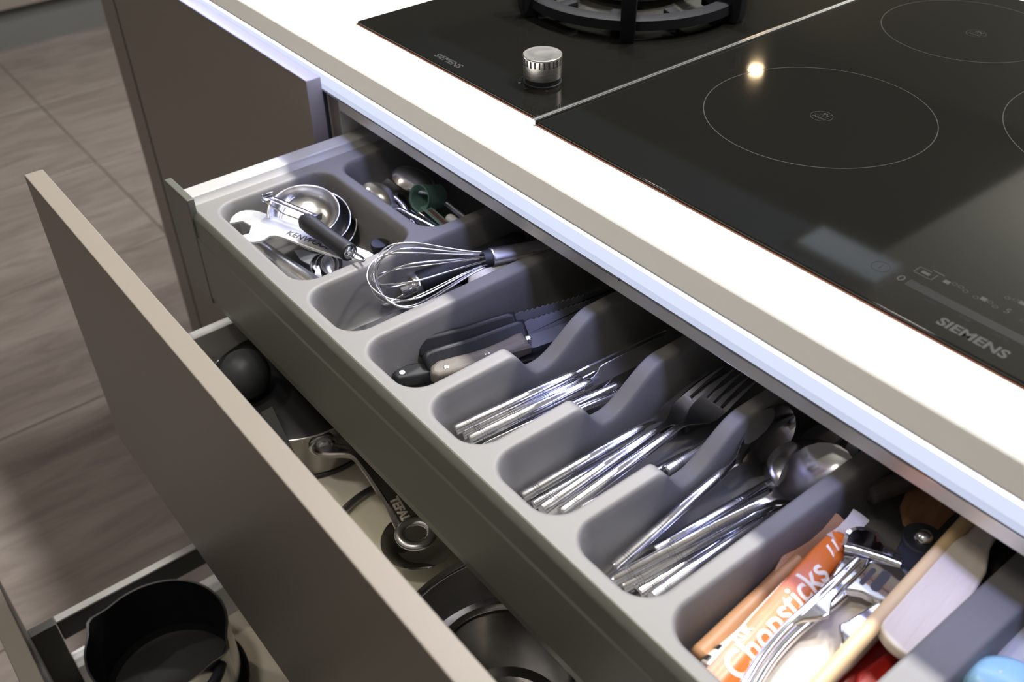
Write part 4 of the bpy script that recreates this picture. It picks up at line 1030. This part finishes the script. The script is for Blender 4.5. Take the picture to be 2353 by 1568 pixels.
# spatulas, bamboo stick, red handles
def spatula(name, label, a, c, hw, z_roll, m, th=0.0042, extra=0.10):
    a = Vector(a); c = Vector(c); M = frame(a, c, z_roll); L = (c - a).length
    t = thing(name, label, 'spatula', M)
    out = [(hw * cos(radians(180 + 15 * k)) * (1.0 if True else 1), hw * 0.80 + hw * 0.80 * sin(radians(180 + 15 * k))) for k in range(13)] + [(hw * 0.95, L * 0.6), (hw * 0.80, L), (hw * 0.45, L + 0.02), (hw * 0.30, L + extra), (-hw * 0.30, L + extra), (-hw * 0.45, L + 0.02), (-hw * 0.80, L), (-hw * 0.95, L * 0.6)]
    b = bmn(); prism(b, out, -th, th, 0.0022, None, 3); obj('paddle', b, m, t, local=True, angle=50)
    return t
spatula('wooden_spatula', 'broad pale wooden spatula with a rounded end lying highest in the pile', (0.7921, -0.1265, -0.1280), (0.7788, -0.0334, -0.1280), 0.0180, radians(8), M_['wood_pale'], 0.0045, 0.08)
spatula('wooden_spatula', 'pale wooden spatula half under the garlic press at the front', (0.7510, -0.1947, -0.1520), (0.7541, -0.0982, -0.1500), 0.0235, radians(4), M_['wood_pale'], 0.0040, 0.05)
stick('bamboo_stick', 'long yellow bamboo stick lying across the garlic press and spatulas', 'stick', (0.7815, -0.2208, -0.1240), (0.7616, -0.0016, -0.1260), 0.0052, 0.0052, M_['wood_bamboo'])
stick('grey_wooden_handle', 'rounded end of a dim wooden handle deep at the back of the compartment', 'utensil', (0.6944, -0.0124, -0.1500), (0.7183, 0.0624, -0.1450), 0.0082, 0.0082, M_['wood_grey'])
p0 = Vector((0.7402, 0.0022, -0.1600)); p1 = Vector((0.7277, 0.0544, -0.1600)); M = frame(p0, p1)
t = thing('wooden_ladle', 'dark brown wooden ladle in shadow behind the clip', 'ladle', M)
b = bmn(); blade(b, [(-0.014, 0.006, 0.004, 0.0, 0.004), (-0.008, 0.018, 0.004, 0.002, 0.005), (0.006, 0.026, 0.004, 0.005, 0.005), (0.026, 0.028, 0.004, 0.007, 0.005), (0.050, 0.022, 0.004, 0.004, 0.005), (0.066, 0.008, 0.004, 0, 0.006), (0.15, 0.006, 0.006, -0.002, 0.008)], 12); obj('bowl', b, M_['wood_brown'], t, local=True, angle=60)
def flat_handle(name, label, a, c, hw, th, m, cat='handle', r=0.002):
    M = frame(a, c); L = (Vector(c) - Vector(a)).length
    t = thing(name, label, cat, M)
    b = bmn(); prism(b, [(-hw * 0.7, 0), (-hw, 0.006), (-hw, L * 0.5), (-hw * 0.85, L), (hw * 0.85, L), (hw, L * 0.5), (hw, 0.006), (hw * 0.7, 0)], -th, th, r, None, 2); obj('body', b, m, t, local=True, angle=50)
    return t
t = flat_handle('scissors', 'red handled kitchen scissors lying on the tray floor beside the divider', (0.7914, -0.1485, -0.1520), (0.8016, 0.0026, -0.1560), 0.0110, 0.0045, M_['red'], 'scissors')
b = bmn(); F2 = frame((0.7789, -0.1653, -0.1600), (0.7775, -0.0834, -0.1600)); prism(b, [(-0.006, 0), (-0.0075, 0.01), (-0.006, 0.10), (0.006, 0.10), (0.0075, 0.01), (0.006, 0)], -0.004, 0.004, 0.002, F2, 2); obj('second_handle', b, M_['red'], t)
t = flat_handle('skewer_clip', 'thin steel clip with a bright tip between the red handles and bamboo stick', (0.7720, -0.1513, -0.1600), (0.7707, -0.1176, -0.1600), 0.0035, 0.0015, M_['steel'], 'clip', 0.0006)
q = Vector((0.7905, 0.0120, -0.1500))
t = thing('black_utensil', 'black rounded utensil head in the far corner of the compartment', 'utensil', T(*q))
b = bmn(); lathe(b, [(0.004, -0.012), (0.016, -0.010), (0.0205, -0.003), (0.0200, 0.004), (0.013, 0.010), (0.003, 0.012)], 28, T(*q) @ Matrix.Scale(1.4, 4, (0, 1, 0))); obj('head', b, M_['nonstick'], t, angle=60)
b = bmn(); tube(b, [q + Vector((0, 0.02, 0)), q + Vector((0.002, 0.08, 0.002)), q + Vector((0.002, 0.17, 0.002))], 0.005, 10); obj('handle', b, M_['nonstick'], t)
t = flat_handle('grey_scraper', 'dim grey flat scraper at the back between the spatula and black utensil', (0.7673, -0.0090, -0.1580), (0.7606, 0.0512, -0.1580), 0.022, 0.002, M_['graphite'], 'scraper', 0.0008)

# last compartment, cut by the picture's edge
t = flat_handle('grey_tongs', 'pale grey plastic tongs along the last divider', (0.8371, -0.0943, -0.1500), (0.8286, -0.0003, -0.1500), 0.0085, 0.0060, M_['grey_plastic'], 'tongs', 0.004)
t = flat_handle('gap_shade_bar', 'dark bar added for the shade in the gap by the last divider', (0.8440, -0.200, -0.150), (0.8500, -0.02, -0.150), 0.0065, 0.0050, M_['black_plastic'], 'turner', 0.003)  # added dark bar standing in for the black gap beside the divider
q = Vector((0.8313, -0.0577, -0.1500))
t = thing('fish_scaler', 'shiny steel plate behind the light blue grip', 'utensil', T(*q))
b = bmn(); rings = []
for k in range(9):
    a = radians(-70 + 140 * k / 8); rings.append([q + Vector((0.022 * sin(a) * 0.7 + 0.006, 0.022 * sin(a), 0.012 * cos(a) - 0.010 + dz)) + Vector((dx, -dx * 0.9, 0)) for dx, dz in ((-0.008, 0), (0.010, -0.004), (0.010, -0.005), (-0.008, -0.001))])
loft(b, rings); obj('plate', b, M_['chrome'], t)
q = Vector((0.8399, -0.0882, -0.1380))
t = thing('blue_grip', 'light blue rounded plastic grip with pale dots at the picture corner', 'utensil', T(*q))
b = bmn(); lathe(b, [(0.003, -0.010), (0.013, -0.008), (0.0160, -0.001), (0.0150, 0.005), (0.010, 0.0092), (0.002, 0.0105)], 28, T(*q) @ Matrix.Rotation(radians(-40), 4, 'Z') @ Matrix.Scale(1.5, 4, (0, 1, 0))); obj('grip', b, M_['light_blue'], t, angle=60)
b = bmn(); rnd = random.Random(3)
for k in range(9):
    a = rnd.uniform(0, 6.28); r_ = rnd.uniform(0.002, 0.008); lathe(b, [(0.0007, 0.0), (0.0007, 0.0006)], 8, T(q.x + r_ * cos(a), q.y + r_ * sin(a), q.z + 0.0104 - r_ * r_ * 60))
o = obj('printed_dot', b, M_['white_plastic'], t); o['kind'] = 'stuff'

# ------------------------------------------------------------------ pans and lids in the middle drawer
def ring_torus(bm, R0, r, z, n=64, m=10, M=None):
    pts = [(R0 * cos(2 * pi * k / n), R0 * sin(2 * pi * k / n), z) for k in range(n)]
    return tube(bm, pts, r, m, True, M)
FL2 = -0.385
# steel saucepan with its riveted handle
SPc = Vector((0.1350, -0.2080, FL2 + 0.0003)); SPr = 0.087
va = Vector((0.93 - 0.135, -0.515 + 0.208, 0)).normalized()
nr = Vector((0.2083, -0.2252, -0.3840)); SPc = Vector((nr.x, nr.y, FL2 + 0.0003)) - va * SPr
t = thing('saucepan', 'low steel saucepan with a long riveted steel handle in the middle drawer', 'saucepan', T(*SPc))
b = bmn(); lathe(b, [(0.001, 0.0), (SPr - 0.006, 0.0), (SPr - 0.001, 0.003), (SPr, 0.008), (SPr, 0.060), (SPr + 0.0022, 0.0645), (SPr + 0.0008, 0.0658), (SPr - 0.0012, 0.062), (SPr - 0.0012, 0.010), (SPr - 0.006, 0.003), (0.001, 0.002)], 72, T(*SPc)); obj('pot', b, M_['shaded_steel'], t, angle=50)
b = bmn(); lathe(b, [(SPr + 0.0002, 0.0003), (SPr + 0.0010, 0.0010), (SPr + 0.0010, 0.0050), (SPr + 0.0002, 0.0056)], 72, T(*SPc), False, False); o = obj('base_ring', b, M_['graphite'], t); o['label'] = 'dark band round the foot'
wd_ = Vector((0.2187, -0.2182, -0.3380)) - SPc; wd_.z = 0; wd_.normalize()
W = SPc + wd_ * SPr; W.z = -0.338
hp = [W + wd_ * 0.0035 + Vector((0, 0, 0.001)), W + wd_ * 0.012 + Vector((0.004, 0.002, 0.004)), Vector((0.2540, -0.2032, -0.3260)), Vector((0.2822, -0.2027, -0.3230)), Vector((0.3180, -0.2049, -0.3210)), Vector((0.3503, -0.2078, -0.3200)), Vector((0.3724, -0.2117, -0.3200))]
def hbar(pts, wid, th):
    b = bmn(); rings = []
    for i, p in enumerate(pts):
        d = (pts[min(i + 1, len(pts) - 1)] - pts[max(i - 1, 0)]).normalized(); s = Vector((-d.y, d.x, 0)).normalized(); u = Vector((0, 0, 1))
        w_ = wid[i]
        rings.append([p - s * w_ + u * th, p - s * w_ * 0.75 + u * th * 1.5, p - s * w_ * 0.6 + u * th * 0.4, p + s * w_ * 0.6 + u * th * 0.4, p + s * w_ * 0.75 + u * th * 1.5, p + s * w_ + u * th, p + s * w_ - u * th, p - s * w_ - u * th])
    loft(b, rings); return b
sp = spline(hp, 4); n_ = len(sp)
ws = [0.0125 - 0.0060 * smooth(0.0, 0.35, i / n_) + 0.0095 * smooth(0.35, 0.95, i / n_) for i in range(n_)]
hb_ = obj('handle', hbar(sp, ws, 0.0022), M_['shaded_steel'], t, angle=50)
rc = Vector((0.3869, -0.2156, -0.3200))
b = bmn(); ring_torus(b, 0.0150, 0.0052, 0, 48, 12, T(*rc) @ Matrix.Scale(0.75, 4, (0, 0, 1))); o = obj('hanging_ring', b, M_['steel_soft'], t, angle=70)
FW2 = Matrix.Translation(W) @ Vector((0, 0, 1)).rotation_difference(wd_).to_matrix().to_4x4()
b = bmn(); lathe(b, [(0.0150, 0.0001), (0.0150, 0.0016), (0.0136, 0.0030), (0.0070, 0.0026)], 36, FW2); obj('mount_plate', b, M_['steel_soft'], t, angle=50)
b = bmn(); lathe(b, [(0.0062, 0.0024), (0.0062, 0.0044), (0.0056, 0.0050)], 28, FW2); o = obj('rivet', b, M_['zinc'], t); o['label'] = 'dull flat rivet'
ht = Vector((0.3340, -0.2080, -0.3190)); h2 = Vector((0.3734, -0.2152, -0.3190)); xd = (h2 - ht).normalized(); yd = Vector((-xd.y, xd.x, 0)).normalized(); q = (ht + h2) / 2
MLt = Matrix(((xd.x, yd.x, 0, q.x), (xd.y, yd.y, 0, q.y), (0, 0, 1, -0.3186), (0, 0, 0, 1)))
text_mesh('stamped_lettering', 'TEFAL', 0.0122, M_['letter_steel'], t, MLt, offset=0.0004, extrude=0.0006)
# black lid with its knob, lying on the saucepan
LC = Vector((SPc.x - 0.004, SPc.y - 0.005, FL2 + 0.0675))
t = thing('domed_pan_lid', 'black domed pan lid with a rounded charcoal knob on the saucepan', 'lid', T(*LC))
b = bmn(); lathe(b, [(0.0945, 0.0), (0.0965, 0.0006), (0.0965, 0.0022), (0.090, 0.0042), (0.050, 0.0105), (0.022, 0.0135), (0.001, 0.0140)], 72, T(*LC)); obj('dome', b, M_['nonstick'], t, angle=50)
b = bmn(); ring_torus(b, 0.0967, 0.0011, 0.0012, 80, 8, T(*LC)); obj('rim', b, M_['steel_soft'], t, angle=70)
kq = Vector((0.1202, -0.2484, -0.2880)); kb = Vector((kq.x, kq.y, LC.z + 0.009))
b = bmn(); lathe(b, [(0.0105, 0.0), (0.0105, 0.004), (0.019, 0.009), (0.0250, 0.020), (0.0262, 0.030), (0.0240, 0.041), (0.0175, 0.050), (0.0085, 0.0545), (0.001, 0.0555)], 40, T(*(kb - Vector((0, 0, 0.004))))); o = obj('knob', b, M_['dark_knob'], t, angle=60); o['label'] = 'charcoal rounded knob'
# square black turner head edge in front of the lid
a0 = Vector((0.1683, -0.2514, -0.2960)); 
t = thing('flat_turner', 'black flat turner standing against the drawer front beside the lid knob', 'turner', T(*a0))
out = [(0.1664, -0.2572, -0.3000), (0.1655, -0.2437, -0.3000), (0.2599, -0.2632, -0.3000), (0.2613, -0.2763, -0.3000)]
b = bmn(); prism(b, [(p[0], p[1]) for p in out], -0.3020, -0.2995, 0.0005); obj('blade', b, M_['graphite'], t)

# glass lid with a chrome centre
GC = Vector((0.3560, -0.1950, FL2 + 0.0004)); GR = 0.097
t = thing('glass_lid', 'clear glass pan lid with a dark steel rim and chrome centre on the drawer board', 'lid', T(*GC))
b = bmn(); lathe(b, [(GR - 0.001, 0.0), (GR + 0.0012, 0.0006), (GR + 0.0012, 0.0060), (GR - 0.0015, 0.0072), (GR - 0.0075, 0.0066), (GR - 0.0080, 0.0050), (GR - 0.0040, 0.0)], 80, T(*GC), False, False); obj('rim', b, M_['steel_soft'], t, angle=50)
b = bmn(); lathe(b, [(GR - 0.005, 0.0036), (GR * 0.75, 0.0085), (GR * 0.45, 0.0125), (0.012, 0.0140), (0.012, 0.0112), (GR * 0.45, 0.0097), (GR * 0.75, 0.0057), (GR - 0.005, 0.0010)], 64, T(*GC), False, False)
obj('glass', b, M_['glass'], t, angle=60)
kc = Vector((0.3674, -0.2026, -0.3600)); kc.z = GC.z
b = bmn(); lathe(b, [(0.010, 0.014), (0.010, 0.0185), (0.031, 0.0235), (0.0360, 0.0265), (0.0370, 0.0285), (0.0340, 0.0290), (0.024, 0.0262), (0.012, 0.0250), (0.001, 0.0248)], 56, T(*kc)); o = obj('centre_plate', b, M_['chrome'], t, angle=50); o['label'] = 'dished chrome centre plate'
# steel pots further along
def steel_pot(c, r, h, z0, label, m, handles):
    t = thing('steel_pot', label, 'pot', T(c[0], c[1], z0))
    b = bmn(); F = T(c[0], c[1], z0)
    lathe(b, [(0.001, 0.0), (r - 0.008, 0.0), (r - 0.002, 0.003), (r, 0.010), (r, h - 0.004), (r + 0.0030, h - 0.0012), (r + 0.0036, h + 0.0004), (r + 0.0026, h + 0.0014), (r - 0.0010, h - 0.0010), (r - 0.0016, h - 0.006), (r - 0.0016, 0.012), (r - 0.006, 0.0035), (0.001, 0.0022)], 80, F)
    obj('pot', b, m, t, angle=50)
    for s in handles:
        a = radians(s)
        F2 = F @ Matrix.Rotation(a, 4, 'Z')
        b = bmn(); tube(b, spline([F2 @ Vector((r + 0.001, -0.030, h - 0.018)), F2 @ Vector((r + 0.018, -0.026, h - 0.012)), F2 @ Vector((r + 0.026, 0, h - 0.010)), F2 @ Vector((r + 0.018, 0.026, h - 0.012)), F2 @ Vector((r + 0.001, 0.030, h - 0.018))], 5), 0.0032, 8); obj('side_handle', b, M_['steel'], t, angle=70)
    return t
steel_pot((0.5660, -0.2240), 0.1190, 0.072, FL2 + 0.0004, 'wide shallow steel pan with a rolled rim, holding a smaller steel pot', M_['steel'], (120,))
steel_pot((0.5660, -0.2500), 0.0545, 0.094, FL2 + 0.0032, 'small polished steel pot standing inside the wide steel pan', M_['shaded_steel'], ())

# ------------------------------------------------------------------ pots in the bottom drawer
FL3 = -0.722
def spout_pot(c, r, h, label, m_in, m_out, z0, handle_dir):
    t = thing('milk_pot', label, 'pot', T(c[0], c[1], z0))
    def ring(r_, z, lip=0.0):
        out = []
        for k in range(72):
            a = 2 * pi * k / 72
            e = 0
            for s in (0, pi):
                d = abs((a - s - spd + pi) % (2 * pi) - pi)
                e = max(e, lip * math.exp(-(d / 0.16) ** 2))
            out.append((c[0] + (r_ + e) * cos(a), c[1] + (r_ + e) * sin(a), z0 + z))
        return out
    spd = atan2(0.61, 0.79)
    b = bmn(); loft(b, [ring(r * 0.90, 0.0), ring(r * 0.97, 0.004), ring(r, 0.014), ring(r, h - 0.012, 0.0015), ring(r + 0.001, h - 0.001, 0.010), ring(r + 0.0002, h, 0.0095)], True, False)
    obj('outside', b, m_out, t, angle=50)
    b = bmn(); loft(b, [ring(r + 0.0002, h, 0.0095), ring(r - 0.0016, h - 0.0006, 0.009), ring(r - 0.0022, h - 0.014, 0.001), ring(r - 0.0022, 0.014), ring(r * 0.92, 0.0045), ring(r * 0.30, 0.0040)], False, True)
    obj('lining', b, m_in, t, angle=50)
    b = bmn(); tube(b, spline([(c[0] + r * 0.86, c[1] + r * 0.55, z0 + h - 0.020), (c[0] + r * 1.13, c[1] + r * 0.30, z0 + h - 0.014), (c[0] + r * 1.22, c[1] - r * 0.20, z0 + h - 0.014), (c[0] + r * 1.14, c[1] - r * 0.85, z0 + h - 0.016)], 5), 0.0065, 10); obj('handle', b, M_['black_plastic'], t)
    return t
q3 = (0.1301, -0.4240, -0.5740)
t = thing('stew_pan', 'low dark pan under the black milk pot in the bottom drawer', 'pan', T(q3[0] + 0.004, q3[1], FL3 + 0.0004))
b = bmn(); lathe(b, [(0.001, 0.0), (0.076, 0.0), (0.083, 0.006), (0.084, 0.048), (0.0855, 0.0495), (0.082, 0.048), (0.080, 0.008), (0.001, 0.0035)], 64, T(q3[0] + 0.004, q3[1], FL3 + 0.0004)); obj('pan', b, M_['graphite'], t, angle=50)
spout_pot((q3[0], q3[1]), 0.0790, 0.097, 'deep black non-stick milk pot with pouring lips in the bottom drawer', M_['nonstick'], M_['steel_soft'], FL3 + 0.0510, (0.35, -1))
GC = Vector((0.3120, -0.3600, FL3 + 0.0004)); GR = 0.082
t = thing('glass_lid', 'clear glass lid leaning low beside the black milk pot', 'lid', T(*GC))
b = bmn(); lathe(b, [(GR - 0.001, 0.0), (GR + 0.0012, 0.0006), (GR + 0.0012, 0.0060), (GR - 0.0015, 0.0072), (GR - 0.0060, 0.0060), (GR - 0.0040, 0.0)], 72, T(*GC), False, False); obj('rim', b, M_['steel_soft'], t, angle=50)
b = bmn(); lathe(b, [(GR - 0.005, 0.0036), (GR * 0.75, 0.0085), (GR * 0.45, 0.0125), (0.010, 0.0140), (0.010, 0.0112), (GR * 0.45, 0.0097), (GR * 0.75, 0.0057), (GR - 0.005, 0.0010)], 64, T(*GC), False, False); obj('glass', b, M_['glass'], t, angle=60)
b = bmn(); lathe(b, [(0.010, 0.0140), (0.010, 0.022), (0.022, 0.028), (0.022, 0.033), (0.012, 0.036), (0.001, 0.0365)], 32, T(*GC)); obj('knob', b, M_['steel'], t, angle=50)

# ------------------------------------------------------------------ lift everything so that the floor is at z = 0
for o in list(SC.objects):
    if o.parent is None: o.location.z += HGT
